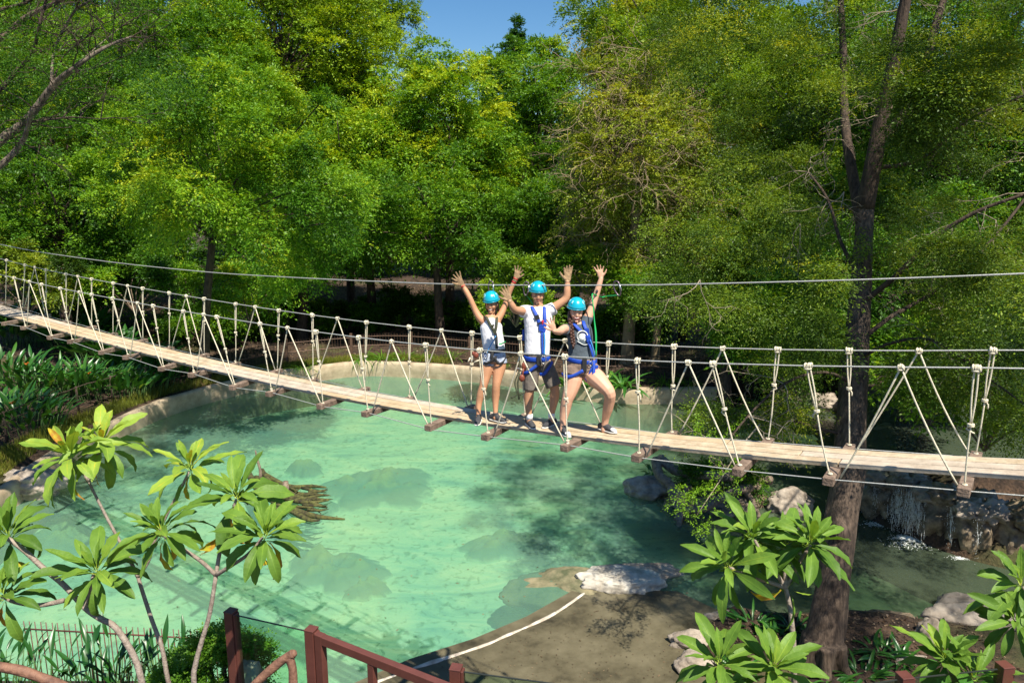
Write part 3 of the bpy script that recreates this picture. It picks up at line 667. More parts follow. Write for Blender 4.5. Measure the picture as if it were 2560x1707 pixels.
def strap(par, name, m, pts, wd=.020, th=.0035, sub=4, ref=None):
    wd = wd * .82 if wd > .015 else wd
    mb = MB(); mb.tube(pts, wd, 8, b=th, sub=sub, ref=ref or RX); return mb.build(name, m, par)
def strapJ(p, name, m, js, wd=.020, th=.004, par=None, ref=None):
    return strap(par or p.t, name, m, [p.J(*j) for j in js], wd, th, ref=ref)
def shoe(p, par, name, ankle, toe, m1, width=.043, flat=None, toe_m=None):
    """ankle joint above the deck, toe point on deck"""
    a = p.J(*ankle); t0 = deck_hit(*c1(*toe)); dz = t0.z
    heel = Vector((a.x, a.y, dz)); d = (t0 - heel); d.z = 0; L = d.length; d = d / max(L, 1e-6)
    L = .17; heel2 = heel - d * .075; t_ = heel + d * L
    mb = MB(); z_ = lambda h: Vector((0, 0, h))
    mb.tube([heel2 + z_(.045), heel + z_(.052), heel + d * .07 + z_(.042), t_ - d * .05 + z_(.034), t_ - d * .005 + z_(.024)], [.030, .036, .040, .040, .020], 12, b=[.040, .048, .036, .026, .014], ref=d.cross(UP), sub=3)
    mb.ell(heel2 + z_(.045), (.03, .03, .038), 10, 8)
    mb.tube([heel + z_(.05), heel + z_(.115) + (a - heel) * .0], [.040, .036], 12)
    o = mb.build(name, m1, par); remesh(o, .008, 2)
    if toe_m:
        mb = MB(); mb.tube([heel + d * .06 + z_(.050), t_ - d * .05 + z_(.040), t_ + d * .0 + z_(.026)], [.030, .037, .020], 12, b=[.022, .022, .016], ref=d.cross(UP), sub=3); mb.build('toe_cap', toe_m, o)
    mb = MB(); mb.tube([heel2 - d * .028 + z_(.010), heel2 + z_(.010), heel + z_(.010), t_ - d * .05 + z_(.010), t_ + d * .012 + z_(.014)], [.014, .036, .040, .046, .016], 14, b=.0105, ref=d.cross(UP), sub=3)
    mb.build('sole', M['sole'], o)
    return o
# ---- person 1: woman on the left, white sleeveless top
pl = Person('woman in white sleeveless top and denim shorts, both gloved arms raised in a V', [(365, 1375), (510, 1360)])
mb = MB()
# torso
pl.chain(mb, [(485, 905, 0, .135, .095), (482, 850, 0, .150, .110), (478, 780, 0, .122, .090), (470, 710, 0, .115, .085), (462, 640, 0, .128, .095), (460, 580, 0, .132, .095), (462, 545, 0, .105, .070), (464, 525, 0, .050, .050)], n=18, ref=RX)
pl.chain(mb, [(464, 560, .01, .056), (466, 520, .0, .046), (468, 490, .0, .048)])
pl.chain(mb, [(410, 580, 0, .058), (372, 545, 0, .050), (335, 480, 0, .040), (300, 400, -.02, .036), (268, 340, -.02, .036), (240, 292, -.02, .024)])
pl.chain(mb, [(505, 575, .03, .056), (540, 520, .04, .046), (572, 450, .06, .038), (598, 372, .06, .034), (628, 300, .04, .032), (655, 245, .02, .023)])
# legs
pl.chain(mb, [(440, 880, 0, .090), (432, 940, 0, .086), (418, 1010, -.01, .068), (402, 1080, -.02, .054), (382, 1150, .0, .054), (368, 1215, .01, .042), (364, 1290, .0, .030), (364, 1335, .0, .036)])
pl.chain(mb, [(532, 880, 0, .090), (527, 940, 0, .086), (515, 1010, -.02, .066), (504, 1080, -.03, .052), (500, 1150, .0, .053), (498, 1220, .01, .040), (498, 1295, .0, .029), (498, 1330, .0, .035)])
F1 = head_frame(pl.J(466, 438, -.02), R(-14), R(-4), R(6))
add_head(mb, F1, .98)
body = mb.build('body', M['skin1'], pl.t); remesh(body, .0085, 2)
add_face(body, F1, .98, 1.15, M['hair'])
add_helmet(pl.t, F1 @ Matrix.Rotation(R(4), 4, 'X'), .98)
mb = MB()
for k in (-1, 1): mb.tube([F1 @ Vector((.074 * k, .01, .05)), F1 @ Vector((.080 * k, .018, -.02)), F1 @ Vector((.066 * k, .05, -.11))], [.012, .016, .014], 8, sub=2)
mb.tube([F1 @ Vector((0, .07, .02)), F1 @ Vector((0, .095, -.06)), F1 @ Vector((0, .10, -.18)), F1 @ Vector((-.02, .10, -.28))], [.05, .04, .034, .016], 10, sub=3)
mb.build('hair', M['hair'], pl.t)
# white top
mb = MB()
pl.chain(mb, [(486, 800, 0, .145, .118), (480, 740, 0, .143, .112), (470, 680, 0, .142, .112), (464, 620, 0, .145, .112), (462, 580, 0, .118, .104), (464, 548, .0, .085, .076)], n=20, ref=RX)
top = mb.build('sleeveless_top', M['tee'], pl.t); remesh(top, .009, 3)
# denim shorts
mb = MB()
pl.chain(mb, [(482, 795, 0, .135, .100), (484, 850, 0, .162, .120), (486, 890, 0, .155, .110)], n=18, ref=RX)
pl.chain(mb, [(444, 870, 0, .092), (434, 918, 0, .098, .097)], n=14); pl.chain(mb, [(530, 870, 0, .092), (532, 905, 0, .098, .097)], n=14)
sh = mb.build('denim_shorts', M['denim'], pl.t); remesh(sh, .009, 2)
# gloves
gl = MB(); w1, w2 = pl.J(240, 292, -.02), pl.J(655, 245, .02)
gd = MB(); hand(gd, w1, pl.J(172, 190, -.04), Vector((0, -1, 0)), 1, 1.2, 1.05, r=.0105); gd.tube([w1 + (pl.J(268, 340, -.02) - w1).normalized() * .03, w1], [.034, .030], 12); g = gd.build('glove', M['glove'], pl.t); remesh(g, .006, 1)
gd = MB(); hand(gd, w2, pl.J(684, 155, .0), Vector((-.3, -1, 0)), -1, 1.1, 1.0, r=.0105); gd.tube([w2 + (pl.J(628, 300, .04) - w2).normalized() * .03, w2], [.033, .029], 12); g = gd.build('glove', M['glove'], pl.t); remesh(g, .006, 1)
def band(par, name, m, c, d, r, wd): mb = MB(); d = d.normalized(); mb.tube([c - d * wd, c + d * wd], r, 14); return mb.build(name, m, par)
band(pl.t, 'wristband', M['redband'], pl.J(244, 300, -.02), pl.J(240, 292, -.02) - pl.J(268, 340, -.02), .032, .008)
band(pl.t, 'wristband', M['redband'], pl.J(643, 268, .03), pl.J(655, 245, .02) - pl.J(628, 300, .04), .031, .009)
band(pl.t, 'wristband', M['redband'], pl.J(656, 240, .02), pl.J(655, 245, .02) - pl.J(628, 300, .04), .033, .006)
# harness
hn = strapJ(pl, 'chest_harness', M['olive'], [(405, 535, .03), (425, 540, -.10), (455, 600, -.125), (488, 655, -.13)], .021, .005)
strapJ(pl, 'shoulder_strap', M['olive'], [(505, 535, .02), (508, 560, -.10), (505, 610, -.125), (495, 655, -.13)], .021, .005, par=hn)
strapJ(pl, 'strap', M['black'], [(492, 650, -.13), (505, 700, -.13), (508, 790, -.13)], .020, .005, par=hn)
mb = MB(); mb.box(pl.J(490, 650, -.135), (.022, 0, 0), (0, .008, 0), (0, 0, .028)); mb.box(pl.J(478, 607, -.135), (.016, 0, .005), (0, .008, 0), (0, 0, .012)); mb.build('buckle', M['olive'], hn, smooth=False)
def belt(p, name, m, cx, cy, a, b, h, par=None, tilt=0):
    c = p.J(cx, cy, 0); mb = MB(); pts = [c + Vector((math.cos(t) * a, math.sin(t) * b, math.cos(t) * tilt)) for t in [2 * math.pi * i / 24 for i in range(25)]]
    mb.tube(pts, h, 8, b=.005, ref=UP); return mb.build(name, m, par or p.t)
belt(pl, 'waist_belt', M['black'], 482, 800, .145, .115, .022)
strapJ(pl, 'leg_loop', M['black'], [(392, 880, -.03), (420, 905, -.10), (465, 885, -.125), (505, 850, -.13)], .020, .006, ref=UP)
strapJ(pl, 'leg_loop', M['black'], [(578, 860, -.03), (555, 895, -.10), (520, 905, -.12), (490, 860, -.13)], .020, .006, ref=UP)
strapJ(pl, 'front_strap', M['black'], [(476, 800, -.13), (470, 850, -.135), (476, 890, -.12)], .026, .006)
strapJ(pl, 'lanyard', M['lblue'], [(500, 688, -.145), (475, 735, -.15), (440, 800, -.14), (430, 830, -.13)], .006, .006)
strapJ(pl, 'green_sling', M['greencord'], [(525, 755, -.13), (550, 748, -.125), (575, 735, -.08)], .010, .008)
tr1 = thing('hip_pulley', 'reddish pulley with steel carabiners hanging at the hip of the woman in denim shorts', 'pulley', pl.J(340, 850, -.06))
mb = MB(); mb.ell(pl.J(345, 840, -.06), (.034, .022, .042), 14, 10); mb.ell(pl.J(325, 828, -.05), (.02, .016, .03), 12, 8); mb.build('pulley_body', M['redwood'], tr1)
mb = MB(); mb.torus(pl.J(420, 840, -.14), (0, 1, 0), .028, .006, 16, 6, 1.5); mb.torus(pl.J(312, 868, -.07), (0, 1, .2), .02, .005, 14, 6, 1.4); mb.build('steel_ring', M['steel'], tr1)
mb = MB(); mb.tube([pl.J(300, 858, -.08), pl.J(282, 895, -.09)], [.010, .008], 8); mb.tube([pl.J(330, 895, -.08), pl.J(372, 878, -.09)], .009, 8); mb.tube([pl.J(345, 830, -.06), pl.J(400, 795, -.06)], .007, 6); mb.build('handle_tube', M['rope'], tr1)
shoe(pl, pl.t, 'shoe', (366, 1300, .0), (352, 1392), M['shoe']); shoe(pl, pl.t, 'shoe', (500, 1300, .0), (590, 1378), M['shoe'])
# ---- person 2: man in the middle
pm = Person('man in white tee and grey knee shorts with both gloved hands raised', [(775, 1405), (925, 1395)])
mb = MB()
pm.chain(mb, [(832, 900, 0, .135, .105), (830, 850, 0, .150, .115), (828, 760, 0, .140, .105), (830, 660, 0, .150, .110), (832, 560, 0, .170, .115), (834, 500, 0, .165, .100), (836, 470, 0, .115, .075), (836, 450, 0, .060, .055)], n=18, ref=RX)
pm.chain(mb, [(836, 480, .01, .066), (834, 440, .0, .058), (832, 410, .0, .058)])
pm.chain(mb, [(770, 505, 0, .070), (728, 492, -.03, .062), (688, 492, -.12, .052), (648, 482, -.22, .046), (628, 450, -.26, .042), (610, 415, -.28, .030)])
pm.chain(mb, [(895, 495, 0, .070), (940, 475, .0, .062), (1000, 438, -.01, .054), (1052, 392, -.02, .047), (1060, 330, -.03, .044), (1062, 265, -.03, .030)])
pm.chain(mb, [(782, 890, 0, .088), (775, 1000, 0, .080), (766, 1100, -.02, .060), (758, 1170, .0, .062), (756, 1240, .0, .048), (762, 1320, .0, .034), (766, 1365, .0, .038)])
pm.chain(mb, [(885, 890, 0, .088), (925, 1000, -.01, .080), (960, 1095, -.02, .060), (960, 1165, .0, .062), (950, 1235, .0, .048), (936, 1310, .0, .034), (934, 1355, .0, .038)])
F2 = head_frame(pm.J(830, 366, -.02), R(2), R(1), R(3)); add_head(mb, F2, 1.0, .75)
body = mb.build('body', M['skin2'], pm.t); remesh(body, .0085, 2)
add_face(body, F2, 1.0, .75, M['hair'], goatee=True); add_helmet(pm.t, F2 @ Matrix.Rotation(R(2), 4, 'X'), 1.0)
mb = MB(); mb.ell(F2 @ Vector((0, .022, .0)), (.077, .078, .085), 20, 12); mb.build('hair', M['hair'], pm.t)
mb = MB()
pm.chain(mb, [(824, 838, 0, .160, .130), (826, 760, 0, .158, .126), (828, 660, 0, .162, .126), (832, 570, 0, .180, .130), (834, 505, 0, .176, .114), (836, 474, 0, .120, .088), (836, 462, .0, .070, .066)], n=22, ref=RX)
pm.chain(mb, [(790, 505, 0, .082, .082), (740, 496, -.02, .080, .080), (708, 500, -.07, .078, .078)], n=16)
pm.chain(mb, [(880, 500, 0, .082, .082), (930, 484, .0, .082, .082), (962, 468, .0, .080, .080)], n=16)
top = mb.build('tee_shirt', M['tee'], pm.t); remesh(top, .009, 3)
mb = MB()
pm.chain(mb, [(828, 830, 0, .150, .120), (830, 880, 0, .162, .125), (832, 925, 0, .150, .110)], n=18, ref=RX)
pm.chain(mb, [(785, 900, 0, .098, .098), (778, 1000, 0, .097, .097), (772, 1118, -.01, .086, .090)], n=16); pm.chain(mb, [(882, 900, 0, .098, .098), (920, 990, 0, .100, .100), (956, 1085, -.01, .100, .096)], n=16)
o = mb.build('knee_shorts', M['greyshort'], pm.t); remesh(o, .009, 2)
w1, w2 = pm.J(610, 415, -.28), pm.J(1062, 265, -.03)
gd = MB(); hand(gd, w1, pm.J(548, 290, -.30), Vector((.2, -1, 0)), 1, .8, 1.12, r=.0112); gd.tube([w1 + (pm.J(628, 450, -.26) - w1).normalized() * .03, w1], [.036, .032], 12); g = gd.build('glove', M['glove'], pm.t); remesh(g, .006, 1)
gd = MB(); hand(gd, w2, pm.J(1068, 120, -.03), Vector((.1, -1, 0)), 1, .5, 1.15, r=.0112); gd.tube([w2 - UP * .03, w2], [.037, .032], 12); g = gd.build('glove', M['glove'], pm.t); remesh(g, .006, 1)
band(pm.t, 'wristband', M['black'], w2 - UP * .002, UP, .034, .004)
# print on tee (a small round emblem, half hidden by the harness)
mb = MB(); mb.ell(pm.J(872, 590, -.135), (.038, .006, .040), 16, 8); mb.build('shirt_print', M['redband'], pm.t)
hn = strapJ(pm, 'chest_harness', M['blue'], [(770, 455, .03), (786, 466, -.08), (815, 520, -.13), (848, 600, -.14), (868, 660, -.14)], .026, .005)
strapJ(pm, 'shoulder_strap', M['blue'], [(885, 452, .03), (880, 470, -.08), (884, 540, -.135), (884, 610, -.14), (872, 665, -.14)], .026, .005, par=hn)
mb = MB()
for (x, y) in ((820, 535), (826, 552), (845, 590)): mb.box(pm.J(x, y, -.142), (.028, 0, .010), (0, .006, 0), (-.004, 0, .012))
mb.build('buckle', M['black'], hn, smooth=False)
mb = MB(); mb.box(pm.J(860, 625, -.146), (.034, 0, 0), (0, .006, 0), (0, 0, .038)); mb.build('chest_pad', M['blue'], hn, smooth=False)
strapJ(pm, 'lanyard', M['blue'], [(862, 665, -.145), (864, 740, -.15), (868, 835, -.15)], .011, .008)
strapJ(pm, 'lanyard', M['lblue'], [(880, 665, -.145), (884, 740, -.15), (880, 840, -.15)], .010, .007)
strapJ(pm, 'back_strap', M['blue'], [(720, 640, .08), (718, 680, .09), (716, 725, .09)], .022, .02)
belt(pm, 'waist_belt', M['blue'], 826, 858, .166, .134, .030)
mb = MB(); mb.box(pm.J(838, 880, -.137), (.028, 0, 0), (0, .01, 0), (0, 0, .06)); mb.build('belt_pad', M['black'], pm.t, smooth=False)
strapJ(pm, 'leg_loop', M['blue'], [(700, 985, -.02), (745, 975, -.10), (790, 945, -.12), (830, 915, -.125)], .024, .006, ref=UP)
strapJ(pm, 'leg_loop', M['blue'], [(845, 990, -.09), (880, 985, -.12), (920, 935, -.12), (945, 890, -.10)], .026, .006, ref=UP)
mb = MB(); mb.torus(pm.J(874, 875, -.165), (0, 1, 0), .032, .0065, 20, 6, 1.5); mb.build('carabiner_ring', M['steel'], pm.t)
tr2 = thing('hip_pulley', 'pulley and black brake handle hanging at the hip of the man in grey shorts', 'pulley', pm.J(690, 1000, -.06))
mb = MB(); mb.ell(pm.J(705, 1020, -.08), (.036, .022, .046), 14, 10); mb.ell(pm.J(722, 925, -.08), (.035, .02, .05), 12, 8); mb.tube([pm.J(705, 1020, -.08), pm.J(722, 925, -.08)], .012, 6); mb.build('pulley_body', M['redwood'], tr2)
mb = MB(); mb.tube([pm.J(690, 900, -.06), pm.J(680, 970, -.08), pm.J(650, 1050, -.09), pm.J(660, 1110, -.09), pm.J(665, 1150, -.09), pm.J(618, 1176, -.09)], .0085, 6, sub=3); mb.tube([pm.J(690, 980, -.08), pm.J(672, 1060, -.09), pm.J(684, 1185, -.09)], .011, 6, sub=2); mb.tube([pm.J(684, 1150, -.09), pm.J(720, 1132, -.07)], .010, 6)
mb.build('brake_handle', M['olive'], tr2)
mb = MB(); mb.torus(pm.J(676, 960, -.08), (0, 1, .1), .022, .005, 16, 6, 1.4); mb.build('steel_ring', M['steel'], tr2)
for a_, t_ in (((764, 1320, .0), (808, 1428)), ((936, 1315, .0), (902, 1404))):
    s_ = shoe(pm, pm.t, 'shoe', a_, t_, M['shoe'], .046); mb = MB(); q_ = pm.J(*a_); q0 = pm.J(a_[0] + 2, a_[1] - 20, 0); mb.tube([q_ - UP * .04, q0], [.042, .041], 14); mb.build('sock', M['white'], pm.t)
# ---- person 3: woman on the right
pr = Person('woman in slate printed tee and taupe shorts holding one bare palm forward', [(1035, 1455), (1375, 1450)])
mb = MB()
pr.chain(mb, [(1178, 985, 0, .150, .110), (1178, 930, 0, .172, .125), (1172, 850, 0, .150, .110), (1166, 760, 0, .138, .105), (1160, 690, 0, .145, .112), (1150, 635, 0, .145, .100), (1142, 600, 0, .100, .075), (1138, 585, 0, .055, .05)], n=18, ref=Vector((1, 0, .12)))
pr.chain(mb, [(1142, 620, .01, .060), (1138, 580, .0, .050), (1132, 545, .0, .052)])
pr.chain(mb, [(1085, 640, 0, .062), (1052, 632, -.08, .055), (1022, 640, -.22, .048), (1000, 655, -.32, .043), (975, 655, -.46, .034), (958, 650, -.52, .027)])
pr.chain(mb, [(1190, 600, .02, .064), (1222, 545, .03, .056), (1252, 470, .04, .046), (1278, 395, .04, .040), (1305, 310, .03, .037), (1326, 238, .02, .026)])
pr.chain(mb, [(1120, 960, 0, .112), (1105, 1040, -.02, .112), (1085, 1120, -.04, .088), (1060, 1190, -.04, .070), (1045, 1260, -.01, .066), (1032, 1330, .0, .050), (1026, 1395, .0, .036), (1026, 1430, .0, .04)])
pr.chain(mb, [(1235, 975, 0, .115), (1290, 1025, -.10, .115), (1345, 1080, -.18, .092), (1390, 1135, -.22, .072), (1392, 1190, -.17, .066), (1378, 1260, -.10, .062), (1362, 1330, -.03, .046), (1352, 1400, .0, .036), (1352, 1425, .0, .04)])
F3 = head_frame(pr.J(1130, 500, -.04), R(4), R(3), R(4)); add_head(mb, F3, 1.02, .7)
hand(mb, pr.J(958, 650, -.52), pr.J(915, 555, -.56), Vector((.1, -1, 0)), 1, 1.35, .98, r=.0092)
hand(mb, pr.J(1326, 238, .02), pr.J(1308, 150, .0), Vector((0, -1, -.1)), -1, 1.1, .95, r=.0092)
body = mb.build('body', M['skin3'], pr.t); remesh(body, .0068, 1)
add_face(body, F3, 1.02, 1.2, M['brownhair'], open_mouth=.8); add_helmet(pr.t, F3 @ Matrix.Rotation(R(3), 4, 'X'), 1.02)
mb = MB(); mb.ell(F3 @ Vector((0, .022, .0)), (.080, .080, .09), 20, 12)
mb.tube([F3 @ Vector((-.07, .0, .03)), F3 @ Vector((-.078, .0, -.04)), pr.J(1085, 575, -.06)], [.014, .022, .030], 10, sub=2)
br = [(1085, 575, -.06), (1090, 610, -.10), (1096, 650, -.125), (1100, 690, -.13), (1104, 725, -.13), (1108, 752, -.13)]
pts, _, _ = smooth_path([pr.J(*b) for b in br], [0] * 6, [0] * 6, 3)
for i, p_ in enumerate(pts[:-1]):
    for k in (-1, 1):
        mb.ell(p_ + RX * .012 * k + Vector((0, 0, .008 * (k if i % 2 else -k))), (.018, .018, .022), 8, 6)
mb.tube([pts[-1], pts[-1] - UP * .06], [.016, .010], 8)
mb.build('hair', M['brownhair'], pr.t)
mb = MB()
pr.chain(mb, [(1172, 878, 0, .165, .132), (1168, 820, 0, .155, .124), (1165, 760, 0, .150, .122), (1160, 690, 0, .156, .125), (1150, 640, 0, .156, .112), (1142, 606, 0, .108, .086), (1140, 594, .0, .066, .062)], n=22, ref=Vector((1, 0, .12)))
pr.chain(mb, [(1090, 642, 0, .074, .074), (1058, 640, -.05, .070, .070), (1040, 640, -.12, .068, .068)], n=14); pr.chain(mb, [(1185, 612, .01, .072, .072), (1214, 560, .03, .070, .070), (1222, 535, .03, .066, .066)], n=14)
top = mb.build('tee_shirt', M['greytee'], pr.t); remesh(top, .009, 3)
mb = MB(); Mx = Matrix.Rotation(R(-20), 3, 'Y'); mb.torus(pr.J(1178, 690, -.128), (0, 1, .1), .062, .010, 24, 5); mb.ell(pr.J(1180, 695, -.126), (.052, .010, .044), 16, 8); mb.tube([pr.J(1140, 730, -.125), pr.J(1195, 760, -.128), pr.J(1240, 740, -.10)], .012, 6, b=.004, sub=3)
mb.build('shirt_print', M['print'], pr.t)
mb = MB()
pr.chain(mb, [(1172, 862, 0, .158, .126), (1176, 920, 0, .182, .136), (1178, 970, 0, .168, .122)], n=18, ref=RX)
pr.chain(mb, [(1120, 940, 0, .122, .122), (1108, 1000, -.01, .124, .124)], n=16); pr.chain(mb, [(1232, 955, 0, .122, .122), (1262, 990, -.05, .124, .124)], n=16)
o = mb.build('shorts', M['beigeshort'], pr.t); remesh(o, .009, 2)
mb = MB(); q0, q1 = pr.J(1290, 340, -.001), pr.J(1300, 318, .0); mb.ell(q0 + Vector((0, -.028, 0)), (.016, .012, .026), 12, 8, Matrix.Rotation(R(15), 3, 'Y')); mb.build('tattoo', M['tattoo'], body)
hn = strapJ(pr, 'chest_harness', M['blue'], [(1105, 588, .0), (1118, 600, -.10), (1165, 650, -.13), (1215, 700, -.13), (1235, 760, -.13)], .024, .005)
strapJ(pr, 'shoulder_strap', M['blue'], [(1185, 560, .02), (1190, 590, -.09), (1208, 640, -.125), (1226, 690, -.135), (1245, 760, -.13)], .026, .005, par=hn)
mb = MB(); mb.box(pr.J(1214, 650, -.142), (.026, 0, .004), (0, .007, 0), (-.004, 0, .03)); mb.box(pr.J(1228, 715, -.142), (.022, 0, .0), (0, .007, 0), (0, 0, .03)); mb.build('buckle', M['blue'], hn, smooth=False)
strapJ(pr, 'lanyard', M['blue'], [(1235, 755, -.14), (1252, 810, -.15), (1265, 860, -.14)], .014, .007)
strapJ(pr, 'lanyard', M['lblue'], [(1240, 720, -.15), (1262, 780, -.15), (1280, 850, -.14)], .006, .006)
belt(pr, 'waist_belt', M['blue'], 1175, 875, .178, .142, .026, tilt=-.02)
mb = MB(); mb.box(pr.J(1196, 915, -.15), (.026, 0, 0), (0, .01, 0), (0, 0, .075)); mb.build('belt_pad', M['black'], pr.t, smooth=False)
strapJ(pr, 'leg_loop', M['blue'], [(1018, 985, .0), (1050, 1008, -.11), (1110, 1000, -.135), (1185, 960, -.145)], .024, .006, ref=UP)
strapJ(pr, 'leg_loop', M['blue'], [(1205, 1035, -.10), (1235, 1005, -.14), (1262, 940, -.155), (1300, 935, -.12)], .030, .006, ref=UP)
strapJ(pr, 'hanging_strap', M['blue'], [(1268, 880, -.15), (1270, 950, -.17), (1262, 1025, -.18)], .022, .006)
mb = MB(); mb.torus(pr.J(1244, 905, -.16), (0, 1, 0), .022, .005, 14, 6, 1.3); mb.build('steel_ring', M['steel'], pr.t)
for off in (0, .016):
    strapJ(pr, 'green_rope', M['greencord'], [(1330, 385, .06), (1290, 372, .0), (1256, 362, -.10), (1262, 430 + off * 500, -.14), (1272, 560, -.15), (1282 + off * 400, 690, -.16), (1286, 850, -.15)], .0065, .0065)
shoe(pr, pr.t, 'shoe', (1028, 1400, .0), (1062, 1478), M['shoe'], .044, toe_m=M['shoewhite']); shoe(pr, pr.t, 'shoe', (1354, 1400, .0), (1462, 1462), M['shoe'], .044, toe_m=M['shoewhite'])
e1 = clip(*c1(462, 266), .0, 'dark metal carabiner clipped on the overhead cable behind the woman in white')
e2 = clip(*c1(742, 272), .1, 'dark metal carabiner clipped on the overhead cable at left of the man')
e3 = clip(*c1(1440, 268), -.35, 'dark metal carabiner on the overhead cable at right of the raised bare hand')
strap(pl.t, 'cable_lanyard', M['lblue'], [e1, e1 - UP * .15 + Vector((0, .02, 0)), pl.J(470, 520, .14), pl.J(470, 640, .13)], .008, .008)
strap(pm.t, 'cable_lanyard', M['greencord'], [e2, pm.J(765, 400, .14), pm.J(800, 470, .14), pm.J(815, 600, .13)], .006, .006)
strap(pr.t, 'cable_lanyard', M['greencord'], [e3, pr.J(1370, 378, .10), pr.J(1335, 386, .06)], .007, .007)

# ------------------------------------------------------------------ foliage generators (numpy)
def nrm(a): return a / (np.linalg.norm(a, axis=-1, keepdims=True) + 1e-9)
def rdir(rs, n): v = rs.normal(size=(n, 3)); return nrm(v)
def leaf_quads(c, d, nr, L, W, bend=.0):
    """rhombic leaves: centre base c, direction d, normal nr"""
    s = nrm(np.cross(d, nr)); L = L[:, None]; W = W[:, None]
    v0 = c; v1 = c + d * L * .45 + s * W; v3 = c + d * L * .45 - s * W; v2 = c + d * L - nr * L * bend
    V = np.stack([v0, v1, v2, v3], 1).reshape(-1, 3); q = np.arange(len(V)).reshape(-1, 4)
    return V, q
def sprays(rs, base, axis, length, nl, leaf_l, leaf_w, droop, tint_c, upn=.9, pair=True, width=.38):
    """base (n,3) twig starts; nl leaves on each; returns verts, quads, tint"""
    n = len(base); t = rs.uniform(.08, 1, (n, nl)); up = np.array([0, 0, 1.])
    side = nrm(np.cross(axis, up) + rs.normal(size=(n, 3)) * .12); sgn = np.where(rs.random((n, nl)) < .5, -1., 1.)
    L = length[:, None]
    lat = rs.uniform(0, 1, (n, nl)) ** .8 * width * L * np.sin(np.clip(t, .0, 1) * 2.6 + .35)
    p = base[:, None, :] + axis[:, None, :] * (t * L)[..., None] + side[:, None, :] * (sgn * lat)[..., None]
    p[..., 2] -= droop * (t * L) ** 2 / np.maximum(L, .01) + .35 * lat * lat / np.maximum(L * .4, .01)
    p += rs.normal(size=p.shape) * (.045 * L)[..., None]
    d = nrm(axis[:, None, :] * .8 + side[:, None, :] * (sgn * .9)[..., None] + rs.normal(size=p.shape) * .42 - up * (droop * .7))
    nn = nrm(up * upn + rs.normal(size=p.shape) * .55); nn = nrm(nn - d * np.sum(nn * d, -1, keepdims=True))
    k = n * nl
    V, q = leaf_quads(p.reshape(k, 3), d.reshape(k, 3), nn.reshape(k, 3), leaf_l * rs.uniform(.6, 1.35, k), leaf_w * rs.uniform(.7, 1.3, k))
    ti = np.clip((tint_c[:, None] + rs.normal(size=(n, nl)) * .07), 0, 1).reshape(k)
    return V, q, ti
class Foliage:
    def __init__(s): s.V = []; s.Q = []; s.T = []; s.n = 0
    def add(s, V, q, t): s.V.append(V); s.Q.append(q + s.n); s.T.append(t); s.n += len(V)
    def build(s, name, m, parent=None, base=None, smooth=False): return fast_mesh(name, np.concatenate(s.V), np.concatenate(s.Q), np.concatenate(s.T), [m], parent, base, smooth)
def crown(fo, rs, c, rad, nlobes, lobe_r, nspray, nleaf, spray_l, leaf_l, leaf_w, droop=.35, tint=.45, tvar=.16, upper=-.25, shell=(.55, 1.0), lobes=None, flat=.8, width=.38):
    c = np.array(c, float); rad = np.array(rad, float); out = []
    if lobes is None:
        u = rdir(rs, nlobes * 3); u = u[u[:, 2] > upper][:nlobes]
        lobes = [(c + x * rad * rs.uniform(*shell), rs.uniform(*lobe_r)) for x in u]
    for lc, lr in lobes:
        lc = np.array(lc, float); lt = tint + rs.normal() * tvar
        u = rdir(rs, nspray); outw = nrm((lc - c) / rad + 1e-3); u = nrm(u + outw * .35 + np.array([0, 0, .25]))
        b = lc + u * np.array([1, 1, flat]) * lr * rs.uniform(.25, .85, (nspray, 1))
        ax = nrm(u * .8 + outw * .3 + rs.normal(size=(nspray, 3)) * .35 + np.array([0, 0, .05]))
        tc = lt + .01 + rs.normal(size=nspray) * .10 + .16 * (rs.random(nspray) < .08)
        V, q, t = sprays(rs, b, ax, spray_l * rs.uniform(.5, 1.45, nspray), int(nleaf * 1.45), leaf_l * .84, leaf_w * .82, droop, tc, width=width); fo.add(V, q, t)
        out.append((Vector(lc), lr))
    return out
def limb(mb, a, b, r0, r1, n=7, bow=.15, rnd=random, sub=4):
    a, b = Vector(a), Vector(b); L = (b - a).length; m = (a + b) / 2 + Vector((rnd.uniform(-1, 1), rnd.uniform(-1, 1), rnd.uniform(-.2, .8))) * L * bow
    mb.tube([a, a.lerp(m, .55) + Vector((0, 0, L * .03)), m, m.lerp(b, .55), b], [r0, r0 * .85 + r1 * .15, (r0 + r1) / 2, r0 * .25 + r1 * .75, r1], n, sub=sub // 2)
def twigs_fn(mb, rnd, starts, L, r, k=3, droop=.3):
    for p, d in starts:
        p = Vector(p); d = Vector(d).normalized(); pts = [p]; seg = 5
        for i in range(seg):
            d = (d + Vector((rnd.gauss(0, .3), rnd.gauss(0, .3), rnd.gauss(0, .25) - droop * .22))).normalized(); p = p + d * (L / seg); pts.append(p)
            if i in (1, 2, 3) and k > 0 and rnd.random() < .85: twigs_fn(mb, rnd, [(p, d + Vector((rnd.gauss(0, .8), rnd.gauss(0, .8), rnd.gauss(0, .5))))], L * .55, r * .6, k - 1, droop)
        mb.tube(pts, [r * (1 - .85 * i / seg) for i in range(seg + 1)], 4 if r < .012 else 5, caps=False)
